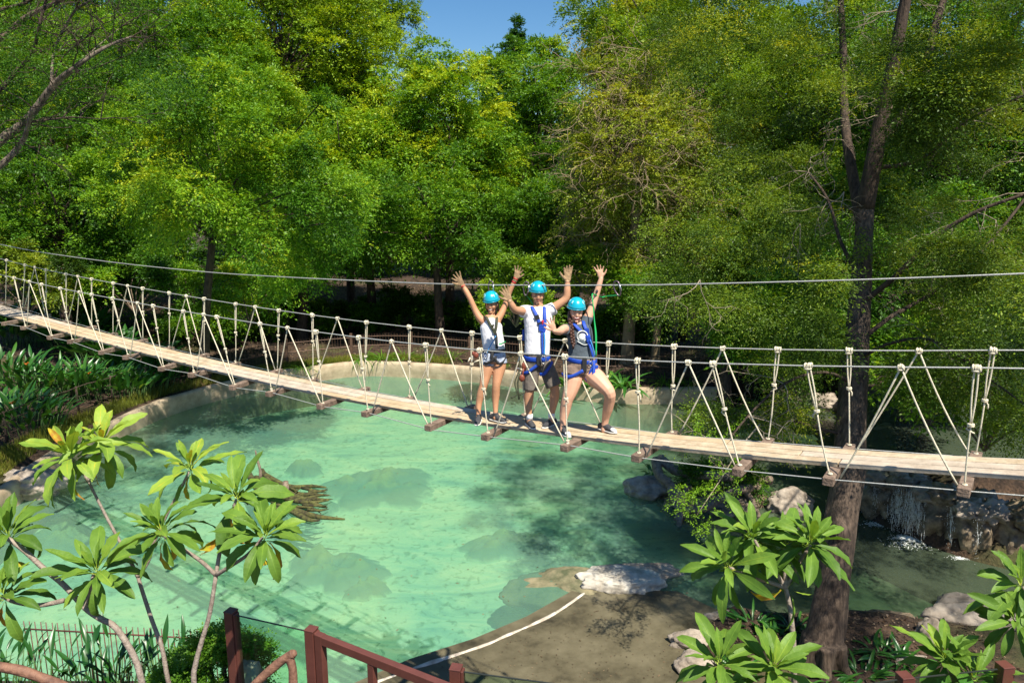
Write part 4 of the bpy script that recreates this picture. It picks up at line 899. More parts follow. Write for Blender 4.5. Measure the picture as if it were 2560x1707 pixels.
def tree(label, c, rad, H0, leafm, group=None, nlobes=24, lobe_r=(1.1, 1.9), nspray=60, nleaf=26, spray_l=.9, leaf_l=.17, leaf_w=.035, droop=.35, tint=.45, tvar=.14, seed=1, trunk=None, trunk_r=.25, bark=None, upper=-.85, shell=(.35, 1.0), twig=0, twigL=1.6, cat='tree', name='broadleaf_tree', width=.38, flat=.8, lobes=None):
    """c crown centre, rad radii; trunk base on the ground at trunk (x,y)"""
    rs = np.random.RandomState(seed); rnd = random.Random(seed); c = Vector(c)
    if lobes is None: nlobes = int(nlobes * 1.75); lobe_r = (lobe_r[0] * .62, lobe_r[1] * .80); nspray = int(nspray * .62); spray_l = spray_l * .78 * max(.8, lobe_r[1] / 1.1)
    tx, ty = trunk if trunk else (c.x + rnd.uniform(-.5, .5), c.y + rnd.uniform(-.5, .5))
    base = Vector((tx, ty, H0)); t = thing(name, label, cat, base, group)
    fo = Foliage(); lb = crown(fo, rs, c, rad, nlobes, lobe_r, nspray, nleaf, spray_l, leaf_l, leaf_w, droop, tint, tvar, upper, shell, lobes=lobes, width=width, flat=flat)
    mb = MB(); fork = Vector((tx * .6 + c.x * .4, ty * .6 + c.y * .4, max(H0 + 1.5, c.z - rad[2] * .55)))
    mb.tube([base - Vector((0, 0, .3)), base + Vector((0, 0, .5)), base.lerp(fork, .5) + Vector((rnd.uniform(-.2, .2), rnd.uniform(-.2, .2), 0)), fork], [trunk_r * 1.5, trunk_r * 1.1, trunk_r * .85, trunk_r * .7], 10, sub=4)
    mb.build('trunk', bark or M['bark'], t)
    mb = MB()
    for lc, lr in lb[::2]:
        limb(mb, fork, lc, trunk_r * .26, .02, 6, .16, rnd)
        if twig:
            twigs_fn(mb, rnd, [(lc, (rnd.gauss(0, 1), rnd.gauss(0, 1), rnd.gauss(0, .6))) for _ in range(twig)], twigL, .022, 2)
    mb.build('limbs', bark or M['bark'], t)
    fo.build('crown', leafm, t)
    return t
def pc(px, py, d): return P(px, py, d)
def rpx(w_, d): return w_ * d / F_PX
def ptree(label, px, py, d, wpx, hpx, depth_r, leafm, z0=.8, **k):
    c = P(px, py, d); return tree(label, c, (rpx(wpx, d), depth_r, rpx(hpx, d)), z0, leafm, **k)
BG = 'forest trees behind the pond'
# far row closing the horizon
def far_tree(seed, leafm, tint): 
    return None
ptree('pale yellow green tree whose high crown reaches the top left edge of the sky gap', 700, 80, 46, 290, 240, 4.2, M['leafY'], group=BG, nlobes=44, nspray=60, lobe_r=(1.2, 2.1), tint=.50, seed=3, trunk_r=.3, leaf_l=.22, leaf_w=.05)
ptree('feathery tree with flat topped crown behind the left edge of the sky gap', 860, 15, 62, 170, 70, 4.5, M['leafY'], group=BG, nlobes=26, nspray=60, lobe_r=(1.3, 2.2), tint=.42, seed=4, trunk_r=.3, leaf_l=.26, leaf_w=.06, flat=.4)
ptree('tall bright green tree with drooping sprays standing below the sky gap', 1110, 350, 42, 200, 215, 3.5, M['leafA'], group=BG, nlobes=44, nspray=60, lobe_r=(.9, 1.6), tint=.66, seed=5, trunk_r=.28, leaf_l=.20, leaf_w=.045, droop=.6)
ptree('dark bushy tree below the bright tree and above the left hand woman', 1080, 560, 38, 250, 170, 3.0, M['leafA'], group=BG, nlobes=34, nspray=60, lobe_r=(.9, 1.5), tint=.38, seed=6, trunk_r=.25, leaf_l=.18, leaf_w=.04)
ptree('large mid green tree overhanging the left bank of the pond', 600, 440, 26, 330, 300, 4.6, M['leafA'], group=BG, nlobes=50, nspray=80, lobe_r=(.65, 1.25), tint=.54, seed=7, trunk_r=.20, leaf_l=.13, leaf_w=.030, shell=(.45, 1.0), trunk=(-13.2, 31.0), droop=.5)
ptree('dark green tree rising behind the overhanging left bank tree', 430, 230, 40, 300, 260, 3.5, M['leafA'], group=BG, nlobes=44, nspray=65, lobe_r=(1.0, 1.8), tint=.40, seed=8, trunk_r=.35, leaf_l=.19, leaf_w=.042)
ptree('shaded olive tree low behind the far left end of the footbridge', 140, 520, 33, 270, 200, 3.0, M['leafA'], group=BG, nlobes=40, nspray=65, lobe_r=(.9, 1.5), tint=.34, seed=9, trunk_r=.28, leaf_l=.17, leaf_w=.038)
ptree('yellow green tree seen between the bare limbs at the top left', 160, 330, 45, 300, 230, 3.5, M['leafY'], group=BG, nlobes=34, nspray=60, lobe_r=(1.2, 2.0), tint=.32, seed=10, trunk_r=.3, leaf_l=.22, leaf_w=.05)
ptree('deep green tree in the dark gap right of the bright tree', 1340, 420, 48, 170, 260, 3.0, M['leafA'], group=BG, nlobes=36, nspray=60, lobe_r=(1.2, 2.0), tint=.42, seed=11, trunk_r=.3, leaf_l=.22, leaf_w=.05)
ptree('small round tree crown at the foot of the sky gap', 1310, 180, 58, 130, 70, 3.0, M['leafA'], group=BG, nlobes=18, nspray=60, lobe_r=(1.0, 1.6), tint=.6, seed=12, trunk_r=.25, leaf_l=.24, leaf_w=.055)
ptree('slender dark spire tree poking up into the sky gap', 1292, 110, 60, 18, 55, .6, M['leafD'], group=BG, nlobes=9, nspray=30, lobe_r=(.4, .6), tint=.6, seed=13, trunk_r=.15, leaf_l=.2, leaf_w=.05, shell=(.1, 1.0), upper=-1)
ptree('twiggy olive tree with pale bare twigs right of the sky gap', 1610, 340, 33, 240, 260, 3.0, M['leafB'], group=BG, nlobes=48, nspray=50, lobe_r=(.7, 1.3), tint=.55, seed=14, trunk_r=.28, leaf_l=.14, leaf_w=.030, bark=M['twig'], twig=7, twigL=2.1, droop=.5, nleaf=26)
ptree('low twiggy tree drooping above the raised bare hand', 1620, 600, 34.5, 230, 150, 2.0, M['leafB'], group=BG, nlobes=34, nspray=50, lobe_r=(.7, 1.3), tint=.52, seed=15, trunk_r=.18, leaf_l=.13, leaf_w=.028, bark=M['twig'], twig=6, twigL=1.8, droop=.6, nleaf=26)
ptree('tall yellowish tree behind the twiggy olive tree', 1750, 150, 38, 330, 300, 3.5, M['leafY'], group=BG, nlobes=44, nspray=60, lobe_r=(1.1, 1.9), tint=.42, seed=16, trunk_r=.3, leaf_l=.19, leaf_w=.042)
ptree('dark green tree filling the upper right corner behind the big trunk', 2400, 260, 26, 300, 340, 3.0, M['leafA'], group=BG, nlobes=50, nspray=60, lobe_r=(.9, 1.6), tint=.24, seed=17, trunk_r=.3, leaf_l=.14, leaf_w=.032, twig=2)  # tint kept low, darkness of the right side painted into the leaves
ptree('dense dark tree behind the right end of the footbridge', 2330, 700, 22, 290, 210, 2.5, M['leafA'], group=BG, nlobes=44, nspray=60, lobe_r=(.7, 1.2), tint=.26, seed=18, trunk_r=.22, leaf_l=.12, leaf_w=.028, twig=2)  # leaf tint lowered here too, so the right side looks dimmer
ptree('shaded bushy tree between the twiggy tree and the big trunk', 1990, 680, 29, 260, 220, 2.6, M['leafC'], group=BG, nlobes=44, nspray=60, lobe_r=(.8, 1.4), tint=.44, seed=19, trunk_r=.25, leaf_l=.14, leaf_w=.032)
# distant belt of forest, many trees reading as one mass
fo = Foliage(); rs = np.random.RandomState(99)
for x in np.arange(-75, 80, 3.6):
    if -14 < x < 10: hgt, yy = 17, 72
    else: hgt, yy = 26, 72
    crown(fo, rs, (x + rs.uniform(-1, 1), yy + rs.uniform(-3, 3), hgt * .5), (4, 3, hgt * .5), 30, (1.6, 2.6), 34, 22, 1.5, .42, .10, tint=.42, upper=-.8)
o = fo.build('distant_forest', M['leafA'], base=(0, 72, 0)); tag(o, 'distant belt of green forest closing the view behind the nearer trees', 'forest', kind='stuff')
# understorey bushes under the forest edge
US = 'understorey bushes along the forest edge'
def bush(label, p, r, leafm, seed, group=US, tint=.45, leaf_l=.16, leaf_w=.035, nl=9, name='bush', nspray=55, nleaf=22, droop=.35, spray_l=.6, lobe_r=(.35, .7)):
    rs = np.random.RandomState(seed); p = Vector(p); t = thing(name, label, 'bush', p, group); fo = Foliage()
    lb = crown(fo, rs, p + Vector((0, 0, r[2] * .55)), (r[0], r[1], r[2] * .7), nl, lobe_r, nspray, nleaf, spray_l, leaf_l, leaf_w, droop, tint, .14, upper=-.3)
    fo.build('foliage', leafm, t); mb = MB(); rnd = random.Random(seed)
    for lc, lr in lb: limb(mb, p - Vector((0, 0, .1)), lc, .03, .012, 5, .1, rnd)
    mb.build('stems', M['bark2'], t); return t
for i, (px, py, d, r, lm, ti, lb) in enumerate([
    (330, 700, 33, (2.6, 1.6, 2.4), 'leafA', .40, 'dark bush below the left bank tree, above the middle of the left bridge ropes'),
    (60, 690, 31, (2.6, 1.6, 2.6), 'leafB', .30, 'olive bush at the far left edge just above the overhead cable end'),
    (620, 740, 34, (2.2, 1.5, 2.2), 'leafA', .48, 'bush with bright tips just behind the left half of the bridge ropes'),
    (1290, 735, 29, (1.2, .8, 2.0), 'leafY', .42, 'bright yellow green bush directly behind the man in white'),
    (1480, 690, 34, (1.5, .9, 1.4), 'leafA', .46, 'sparse olive bush behind the raised bare hand'),
    (1640, 735, 33, (2.0, 1.2, 1.9), 'leafA', .50, 'green bush behind the overhead cable right of the three people'),
    (1920, 830, 30, (1.6, 1.2, 2.4), 'leafA', .46, 'leafy bush above the right end of the pond wall'),
    (2020, 860, 18, (1.9, 1.1, 2.2), 'leafA', .42, 'broad bush left of the big trunk behind the bridge ropes'),
    (2480, 980, 17, (1.5, 1.0, 2.2), 'leafA', .46, 'dark bush at the right edge above the cascade'),
    (2330, 900, 19, (1.6, 1.0, 2.0), 'leafA', .36, 'shaded bush right of the big trunk above the cascade')]):
    q_ = P(px, py, d); bush(lb, (q_.x, q_.y, q_.z - r[2] * .6), r, M[lm], 200 + i, tint=ti)
# more forest, filling between and below the named crowns
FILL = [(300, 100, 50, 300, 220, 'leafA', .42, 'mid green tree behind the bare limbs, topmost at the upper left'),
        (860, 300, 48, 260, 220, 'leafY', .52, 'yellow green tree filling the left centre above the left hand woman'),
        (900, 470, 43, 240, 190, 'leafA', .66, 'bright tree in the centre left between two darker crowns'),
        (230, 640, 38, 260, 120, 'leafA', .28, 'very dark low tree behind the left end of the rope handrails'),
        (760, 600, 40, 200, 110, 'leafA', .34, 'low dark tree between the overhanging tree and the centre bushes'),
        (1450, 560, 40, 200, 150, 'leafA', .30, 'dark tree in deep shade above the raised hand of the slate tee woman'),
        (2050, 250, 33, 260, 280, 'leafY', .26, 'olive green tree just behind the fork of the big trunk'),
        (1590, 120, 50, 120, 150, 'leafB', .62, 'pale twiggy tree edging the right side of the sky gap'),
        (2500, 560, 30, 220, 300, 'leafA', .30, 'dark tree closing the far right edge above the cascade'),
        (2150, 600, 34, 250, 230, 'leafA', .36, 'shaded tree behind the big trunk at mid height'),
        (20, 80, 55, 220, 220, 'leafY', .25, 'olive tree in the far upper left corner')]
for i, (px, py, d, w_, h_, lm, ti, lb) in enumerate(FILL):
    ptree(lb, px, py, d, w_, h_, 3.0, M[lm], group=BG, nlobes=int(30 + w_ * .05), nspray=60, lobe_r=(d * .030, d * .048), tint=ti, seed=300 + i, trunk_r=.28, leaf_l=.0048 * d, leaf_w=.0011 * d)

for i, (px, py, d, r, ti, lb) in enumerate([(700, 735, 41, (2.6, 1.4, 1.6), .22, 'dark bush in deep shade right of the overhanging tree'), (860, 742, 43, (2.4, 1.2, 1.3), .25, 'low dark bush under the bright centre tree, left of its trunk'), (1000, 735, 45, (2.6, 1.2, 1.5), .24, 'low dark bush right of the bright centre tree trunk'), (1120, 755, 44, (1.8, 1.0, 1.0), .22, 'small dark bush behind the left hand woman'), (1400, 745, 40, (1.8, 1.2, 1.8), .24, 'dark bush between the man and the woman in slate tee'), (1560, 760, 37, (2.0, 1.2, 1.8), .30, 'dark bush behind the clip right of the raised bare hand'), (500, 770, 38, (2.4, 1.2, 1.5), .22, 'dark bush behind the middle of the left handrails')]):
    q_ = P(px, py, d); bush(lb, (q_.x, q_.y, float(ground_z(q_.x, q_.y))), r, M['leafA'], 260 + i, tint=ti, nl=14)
# ------------------------------------------------------------------ big trunk tree on the right
rnd = random.Random(5)
bt0 = G(2055, 1655, .3); bt = thing('tamarind_tree', 'large tree with thick dark forked trunk rising behind the right part of the footbridge', 'tree', bt0)
def pth(pts, D0): return [P(x, y, D0 + dd) for x, y, dd in pts]
dB = depth_of(bt0); mb = MB()
tp = [bt0 - UP * .4] + pth([(2050, 1640, 0), (2070, 1530, .02), (2088, 1420, .05), (2105, 1300, .1), (2118, 1180, .2), (2128, 1060, .35), (2137, 920, .5), (2146, 800, .6), (2154, 690, .7), (2160, 580, .8), (2166, 470, .9)], dB)
tp, tr_, _ = smooth_path(tp, [.40, .33, .29, .27, .265, .26, .26, .235, .21, .185, .165, .15], [0] * 12, 4)
mb.tube(tp, tr_, 20)
# flutes and knots on the trunk
for k, (fx, fr) in enumerate(((-.24, .15), (.26, .17), (.05, .18))):
    mb.tube([p + Vector((fx * (r / .36), -.12 * (r / .36) * (1 if k == 2 else -.3) + .05 * math.sin(i * .5 + k), 0)) for i, (p, r) in enumerate(zip(tp[:30], tr_[:30]))], [fr * (r / .36) * (1 + .12 * math.sin(i * .9 + k * 2)) for i, r in enumerate(tr_[:30])], 12)
for (x, y, r) in ((2100, 1330, .13), (2085, 1460, .12), (2060, 1560, .13)): mb.ell(P(x, y, dB - .16), (r, r * .8, r * 1.6), 12, 8)
for a_ in range(6):
    an = a_ * 1.05 + .3; e_ = bt0 + Vector((math.cos(an) * .62, math.sin(an) * .62, -.10)); mb.tube([bt0 + Vector((math.cos(an) * .25, math.sin(an) * .25, .45)), bt0.lerp(e_, .6) + UP * .12, e_], [.16, .10, .04], 8, sub=3)
o = mb.build('trunk', M['bark3'], bt); remesh(o, .035, 1)
LIMBS = [([(2162, 520, .85), (2185, 400, .6), (2205, 290, .5), (2235, 150, .2), (2260, 20, .0), (2280, -80, -.2)], .15, .07),
         ([(2155, 560, .8), (2130, 430, 1.2), (2112, 300, 1.6), (2108, 130, 2.0), (2100, -30, 2.2)], .10, .05),
         ([(2190, 370, .6), (2250, 300, .9), (2300, 220, 1.2), (2340, 60, 1.6), (2380, -60, 1.8)], .10, .05),
         ([(2150, 760, .6), (2240, 690, .0), (2330, 600, -.4), (2440, 530, -.8), (2580, 480, -1.2)], .09, .04),
         ([(2140, 860, .5), (2230, 790, .4), (2350, 720, .8), (2480, 600, 1.0), (2620, 420, 1.2)], .08, .035),
         ([(2150, 700, .7), (2100, 600, .9), (2070, 500, 1.2), (2020, 430, 1.6)], .07, .03),
         ([(2135, 960, .4), (2060, 930, -.2), (1960, 960, -.6), (1870, 1040, -.8), (1800, 1130, -.9)], .05, .02),
         ([(2125, 1090, .3), (2010, 1060, .2), (1900, 1020, .6), (1780, 1000, .9)], .05, .02),
         ([(2145, 900, .5), (2220, 860, -.2), (2330, 850, -.6), (2450, 930, -1.0), (2560, 1010, -1.2)], .06, .02),
         ([(2180, 420, .7), (2300, 400, .2), (2420, 300, -.2), (2560, 240, -.6)], .07, .03)]
mb = MB(); lp = []
for pts, r0, r1 in LIMBS:
    q_ = pth(pts, dB); n_ = len(q_); mb.tube(q_, [(1.2 if r0 > .095 else .62) * (r0 + (r1 - r0) * i / (n_ - 1)) for i in range(n_)], 8, sub=4); lp.append(q_)
mb.build('limbs', M['bark'], bt)
mb = MB()
for q_ in lp:
    for i in range(2, len(q_)): twigs_fn(mb, rnd, [(q_[i], (rnd.gauss(0, 1), rnd.gauss(0, .8), rnd.gauss(-.2, .6))) for _ in range(3)], 1.0, .010, 2, .35)
# pale dead twigs hanging left of the trunk
for (x, y, dd) in ((2000, 560, .3), (2060, 380, .2), (2110, 480, .2), (1750, 700, -.5), (2380, 560, 0)): twigs_fn(mb, rnd, [(P(x, y, dB + dd), (-.8, -.2, -.9)), (P(x, y, dB + dd), (.3, -.3, -.9))], 1.0, .010, 2, .2)
mb.build('twigs', M['palewood'], bt)
rs = np.random.RandomState(41); fo = Foliage(); lobes = []
def lob(n, x0, x1, y0, y1, d0, d1, r0, r1):
    for _ in range(n): p = P(rs.uniform(x0, x1), rs.uniform(y0, y1), rs.uniform(d0, d1)); lobes.append((tuple(p), rs.uniform(r0, r1)))
lob(40, 1680, 2600, -160, 260, 13.4, 18, .5, .9)
lob(8, 2200, 2560, -100, 260, 11, 13, .35, .55)
lob(26, 1780, 2560, 220, 620, 13.6, 17, .35, .65)
lob(3, 1960, 2080, 560, 900, 11.8, 12.6, .14, .22)
lob(6, 2250, 2500, 560, 900, 11.6, 12.6, .18, .30)
lob(5, 2230, 2400, 180, 560, 11.8, 12.8, .18, .30)
lob(9, 1650, 2060, 560, 780, 13.4, 15, .35, .55)
lob(10, 2300, 2650, 600, 900, 12.5, 14.5, .4, .6)
lob(6, 1870, 2080, 820, 1060, 13.3, 14.8, .30, .45)
lob(10, 2180, 2600, 850, 1080, 12, 14.5, .3, .55)
lob(2, 1760, 1880, 1020, 1110, 13.6, 14.2, .18, .28)
lob(5, 2150, 2900, -500, -160, 11, 15, .7, 1.1)
lob(6, 2600, 3200, -200, 900, 9, 15, .8, 1.3)
for _ in range(30):  # extra lobes out of view, added to cast shade on the lower right pond and bank
    lx, ly = rs.uniform(6.2, 13.5), rs.uniform(6.4, 12.6); lobes.append(((lx, ly, 11.0 + .12 * (ly - 7) + rs.uniform(0, 1.2)), rs.uniform(.5, .9)))
crown(fo, rs, tuple(P(2150, 400, dB + 1)), (4, 3, 4), 0, None, 85, 26, .50, .062, .0125, droop=.45, tint=.36, tvar=.16, lobes=lobes, flat=.55, width=.45)
fo.build('crown', M['leafC'], bt)
# low pinnate sprays hanging beside the island
fo = Foliage(); b_ = []; a_ = []
for (x, y, dd) in [(1830, 1150, -.8), (1790, 1200, -.8), (1760, 1240, -.8), (1720, 1260, -.9), (1800, 1120, -.7), (1770, 1290, -1.0), (1860, 1190, -.8), (1700, 1220, -.8), (1840, 1080, -.6), (1760, 1060, -.5)]:
    for k in range(6): b_.append(tuple(P(x + rs.uniform(-25, 25), y + rs.uniform(-25, 25), dB + dd + rs.uniform(-.2, .2)))); a_.append((rs.uniform(-1, .3), rs.uniform(-.6, .2), rs.uniform(-.4, .2)))
V, q_, t_ = sprays(rs, np.array(b_), nrm(np.array(a_)), rs.uniform(.22, .4, len(b_)), 46, .045, .009, .5, np.full(len(b_), .62), width=.22); fo.add(V, q_, t_); fo.build('hanging_sprays', M['leafA'], bt)
mb = MB()
mb.tube(pth([(1900, 1060, -.5), (1850, 1120, -.7), (1800, 1200, -.8), (1740, 1290, -.95)], dB), [.016, .012, .009, .004], 6, sub=3); mb.build('hanging_twig', M['palewood'], bt)
# slim second trunk with its own small crown
t2 = G(1815, 1015, .0); t2 = Vector((t2.x, t2.y, .3)); D2 = depth_of(t2)
st = thing('slender_tree', 'slender dark tree standing at the right end of the pond wall', 'tree', t2)
mb = MB(); mb.tube([t2 - UP * .5, P(1815, 960, D2), P(1805, 860, D2), P(1820, 720, D2 + .3), P(1800, 560, D2)], [.26, .22, .18, .14, .07], 10, sub=4); mb.build('trunk', M['bark'], st)
fo = Foliage(); rs = np.random.RandomState(43); lobes = [(tuple(P(rs.uniform(1680, 1960), rs.uniform(520, 800), D2 + rs.uniform(-2, 2))), rs.uniform(.6, 1.0)) for _ in range(16)]
crown(fo, rs, tuple(P(1800, 640, D2)), (3, 2, 3), 0, None, 60, 26, .8, .12, .026, tint=.46, lobes=lobes); fo.build('crown', M['leafC'], st)
mb = MB()
for lc, lr in lobes: limb(mb, P(1815, 760, D2 + .2), lc, .07, .015, 6, .15, rnd)
mb.build('limbs', M['bark'], st)

# ------------------------------------------------------------------ leaning bare limbs at the upper left
D1 = 15.0; tb = P(-420, 1000, 16.5); tb.z = float(ground_z(tb.x, tb.y))
lt = thing('leaning_tree', 'leaning tree with long bare sunlit limbs reaching in from the upper left edge', 'tree', tb)
mb = MB(); A0 = P(-120, 470, D1); mb.tube([tb - UP * .3, P(-330, 800, D1 + 1), P(-200, 600, D1 + .3), A0], [.38, .32, .28, .24], 14, sub=4)
mb.build('trunk', M['bark2'], lt)
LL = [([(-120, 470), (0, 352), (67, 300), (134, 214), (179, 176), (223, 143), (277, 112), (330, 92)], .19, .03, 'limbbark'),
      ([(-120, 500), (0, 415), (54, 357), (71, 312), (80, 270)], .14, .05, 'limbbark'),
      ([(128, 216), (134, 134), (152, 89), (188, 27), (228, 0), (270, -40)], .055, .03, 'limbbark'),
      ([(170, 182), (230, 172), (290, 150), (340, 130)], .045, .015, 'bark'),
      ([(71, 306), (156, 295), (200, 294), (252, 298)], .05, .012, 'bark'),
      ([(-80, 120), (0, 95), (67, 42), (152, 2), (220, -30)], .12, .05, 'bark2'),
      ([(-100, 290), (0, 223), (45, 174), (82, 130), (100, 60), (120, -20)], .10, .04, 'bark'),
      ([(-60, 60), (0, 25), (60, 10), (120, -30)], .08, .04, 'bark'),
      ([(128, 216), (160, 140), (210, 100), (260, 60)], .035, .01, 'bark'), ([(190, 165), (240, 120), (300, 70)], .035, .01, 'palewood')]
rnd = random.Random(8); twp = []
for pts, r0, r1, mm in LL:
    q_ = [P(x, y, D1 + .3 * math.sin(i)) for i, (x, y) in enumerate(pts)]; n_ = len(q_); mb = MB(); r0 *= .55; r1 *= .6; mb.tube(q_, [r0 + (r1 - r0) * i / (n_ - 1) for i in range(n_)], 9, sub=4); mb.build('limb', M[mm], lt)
    for p_ in q_[1:]: twp.append(p_)
mb = MB()
for p_ in twp: twigs_fn(mb, rnd, [(p_, (rnd.gauss(.5, .8), rnd.gauss(0, .8), rnd.gauss(.4, .5))) for _ in range(2)], 1.2, .014, 2, .0)
mb.build('twigs', M['bark'], lt)
fo = Foliage(); rs = np.random.RandomState(44); lobes = []
for _ in range(46):
    x = rs.uniform(-150, 420); y = rs.uniform(-120, 330) * (1 - .25 * max(0, x) / 420); lobes.append((tuple(P(x, y, rs.uniform(14, 18.5))), rs.uniform(.4, .8)))
crown(fo, rs, tuple(P(100, 150, 16)), (4, 3, 3), 0, None, 34, 30, .62, .07, .014, droop=.25, tint=.22, lobes=lobes, flat=.28, width=.5)  # low tint: the dim upper left corner is put into the leaf colour
fo.build('crown', M['leafA'], lt)

# ------------------------------------------------------------------ rocks
def rock(name, label, c, r, m, seed, cat='rock', group=None, sub=5, rough=.28, sc=1.6, flat=None, rz=0, sink=.0, parent=None):
    bm = bmesh.new(); bmesh.ops.create_icosphere(bm, subdivisions=sub, radius=1)
    off = Vector((seed * 3.7, seed * 1.3, seed * 2.1))
    for v in bm.verts:
        u = v.co.normalized(); n1 = noise.fractal(u * sc + off, 1.0, 2.1, 5); vd = noise.voronoi(u * sc * 1.6 + off)[0]; cr_ = (vd[1] - vd[0])
        k = 1 + rough * n1 + rough * .9 * (cr_ - .35) * .6
        p = Vector((u.x * r[0], u.y * r[1], u.z * r[2])) * k
        if flat is not None and p.z > flat: p.z = flat + (p.z - flat) * .35
        v.co = Matrix.Rotation(rz, 3, 'Z') @ p
    me = bpy.data.meshes.new(name); bm.to_mesh(me); bm.free()
    me.polygons.foreach_set('use_smooth', [True] * len(me.polygons)); c = Vector(c); me.transform(Matrix.Translation(c))
    o = link_mesh(name, me, parent, None if parent else c, [m])
    if not parent: tag(o, label, cat, group)
    return o
g = G(1440, 1462); rock('boulder', 'broad mossy boulder half under water below the bleached rock', (g.x + .1, g.y + .15, -.30), (1.6, .85, .44), M['mossrock'], 1, rough=.24)
g = G(1555, 1455); rock('boulder', 'cracked white bleached rock at the water edge beside the silty path', (g.x - .05, g.y - .05, .0), (.98, .52, .40), M['whiterock'], 2, rough=.2, sc=2.2, flat=.22)
g = G(1600, 1450); rock('boulder', 'long brown ledge of rock behind the bleached white rock', (g.x, g.y + .35, -.12), (1.15, .42, .26), M['rock'], 3)
SUBR = 'submerged rocks in the pond'
def mound(label, c, rx_, ry_, hz, seed):
    mb = MB(); N1, N2 = 22, 72; off = Vector((seed * 5.1, seed * 2.3, 0)); vs = [Vector((0, 0, hz))]; fs = []
    for i in range(1, N1 + 1):
        t = i / N1
        for k in range(N2):
            a = 2 * math.pi * k / N2; u = Vector((math.cos(a), math.sin(a), 0)); Rr = 1.1 + .55 * noise.fractal(u * 1.1 + off, 1.0, 2.0, 4)
            x, y = u.x * t * Rr * rx_, u.y * t * Rr * ry_; h = hz * (1 - t ** 2.2) * (.8 + .6 * noise.fractal(Vector((x, y, 0)) * 1.6 + off, 1.0, 2.0, 5)); vs.append(Vector((x, y, h if i < N1 else -.02)))
    fs += [(0, 1 + k, 1 + (k + 1) % N2) for k in range(N2)]
    for i in range(N1 - 1):
        for k in range(N2): fs.append((1 + i * N2 + k, 1 + (i + 1) * N2 + k, 1 + (i + 1) * N2 + (k + 1) % N2, 1 + i * N2 + (k + 1) % N2))
    c = Vector(c); mb.add([v + c for v in vs], fs); o = mb.build('sunken_rock', M['silted'], base=c); tag(o, label, 'rock', SUBR); return o
def silted():
    m = mat('silted_rock', (.3, .3, .3), .9); n = m.node_tree.nodes; l = m.node_tree.links; b = n['Principled BSDF']
    tc = n.new('ShaderNodeTexCoord'); sp_ = n.new('ShaderNodeSeparateXYZ'); l.new(tc.outputs['Object'], sp_.inputs[0])
    nz = n.new('ShaderNodeTexNoise'); nz.inputs['Scale'].default_value = 2.2; nz.inputs['Detail'].default_value = 9; nz.inputs['Distortion'].default_value = .8; l.new(tc.outputs['Object'], nz.inputs[0])
    a_ = n.new('ShaderNodeMath'); a_.operation = 'MULTIPLY_ADD'; a_.inputs[1].default_value = .30; l.new(nz.outputs[0], a_.inputs[0]); l.new(sp_.outputs['Z'], a_.inputs[2])
    cr = n.new('ShaderNodeValToRGB'); e = cr.color_ramp.elements; e[0].position = .14; e[0].color = (.52, .68, .48, 1); e[1].position = .62; e[1].color = (.30, .36, .17, 1)
    k = e.new(.26); k.color = (.20, .32, .25, 1); k = e.new(.45); k.color = (.17, .27, .20, 1); l.new(a_.outputs[0], cr.inputs[0]); l.new(cr.outputs[0], b.inputs['Base Color']); return m
M['silted'] = silted()
for i, (x, y, rx_, ry_, lb) in enumerate([(935, 1195, 1.9, 1.6, 'largest dark rock under the green water in the middle of the pond'), (765, 1155, .60, .55, 'small round rock under water at the left tip of the largest sunken rock'),
        (1265, 1335, 1.25, .75, 'dark sunken rock shaped like a wedge in the centre of the water'), (830, 1400, 1.15, 1.0, 'sunken rock under water just right of the driftwood and plumeria leaves'),
        (900, 1450, .55, .28, 'low tail shaped sunken rock below the one near the plumeria leaves'), (160, 1330, 1.6, .9, 'sunken rock by the left bank in line with the bridge shadow'), (760, 1250, 1.0, .7, 'sunken rock under the driftwood tangle')]):
    g = G(x, y, -.75); mound(lb, (g.x, g.y, -1.17), rx_, ry_, .50, 20 + i)
g = G(75, 1205, .4); rock('boulder', 'pink grey boulder set into the pond wall at the left edge', (g.x, g.y, .35), (1.0, .55, .5), M['rock'], 30)
# island with rocks and roots
g = G(1625, 1215, .2); rock('boulder', 'pale grey boulder at the left tip of the rooted island', (g.x, g.y, .1), (.75, .55, .42), M['rock'], 31, rough=.25)
g = G(1975, 1255, .2); rock('boulder', 'pale swirled boulder between the rooted island and the big trunk', (g.x, g.y, .05), (.65, .5, .5), M['rock'], 32)
g = G(1790, 1262, 0); isl = Vector((g.x, g.y, 0)); rock('island', 'dark mossy rock island under the hanging foliage', (isl.x, isl.y + .3, -.2), (1.55, 1.0, .62), M['wetrock'], 33)
rt = thing('root_stump', 'gnarled twisted tree roots gripping the dark rock island', 'roots', isl)
mb = MB(); DI = depth_of(isl)
for pts, r0, r1 in [([(1640, 1150, .9), (1650, 1190, .75), (1690, 1225, .5), (1705, 1265, .25), (1690, 1305, -.05)], .15, .10), ([(1670, 1195, .7), (1680, 1240, .4), (1700, 1280, .2), (1695, 1325, -.1)], .09, .08), ([(1720, 1215, .6), (1705, 1260, .3), (1712, 1308, -.1)], .07, .06), ([(1700, 1275, .25), (1760, 1270, .35), (1830, 1230, .55), (1900, 1215, .6)], .10, .12), ([(1650, 1145, .95), (1700, 1180, .8), (1800, 1190, .8), (1930, 1200, .7)], .15, .13), ([(1730, 1225, .5), (1720, 1200, .65), (1735, 1180, .8)], .05, .04), ([(1850, 1215, .6), (1880, 1250, .3), (1900, 1300, -.05)], .09, .06)]:
    mb.tube([G(*q2) for q2 in pts], [r0 + (r1 - r0) * i / (len(pts) - 1) for i in range(len(pts))], 9, sub=4)
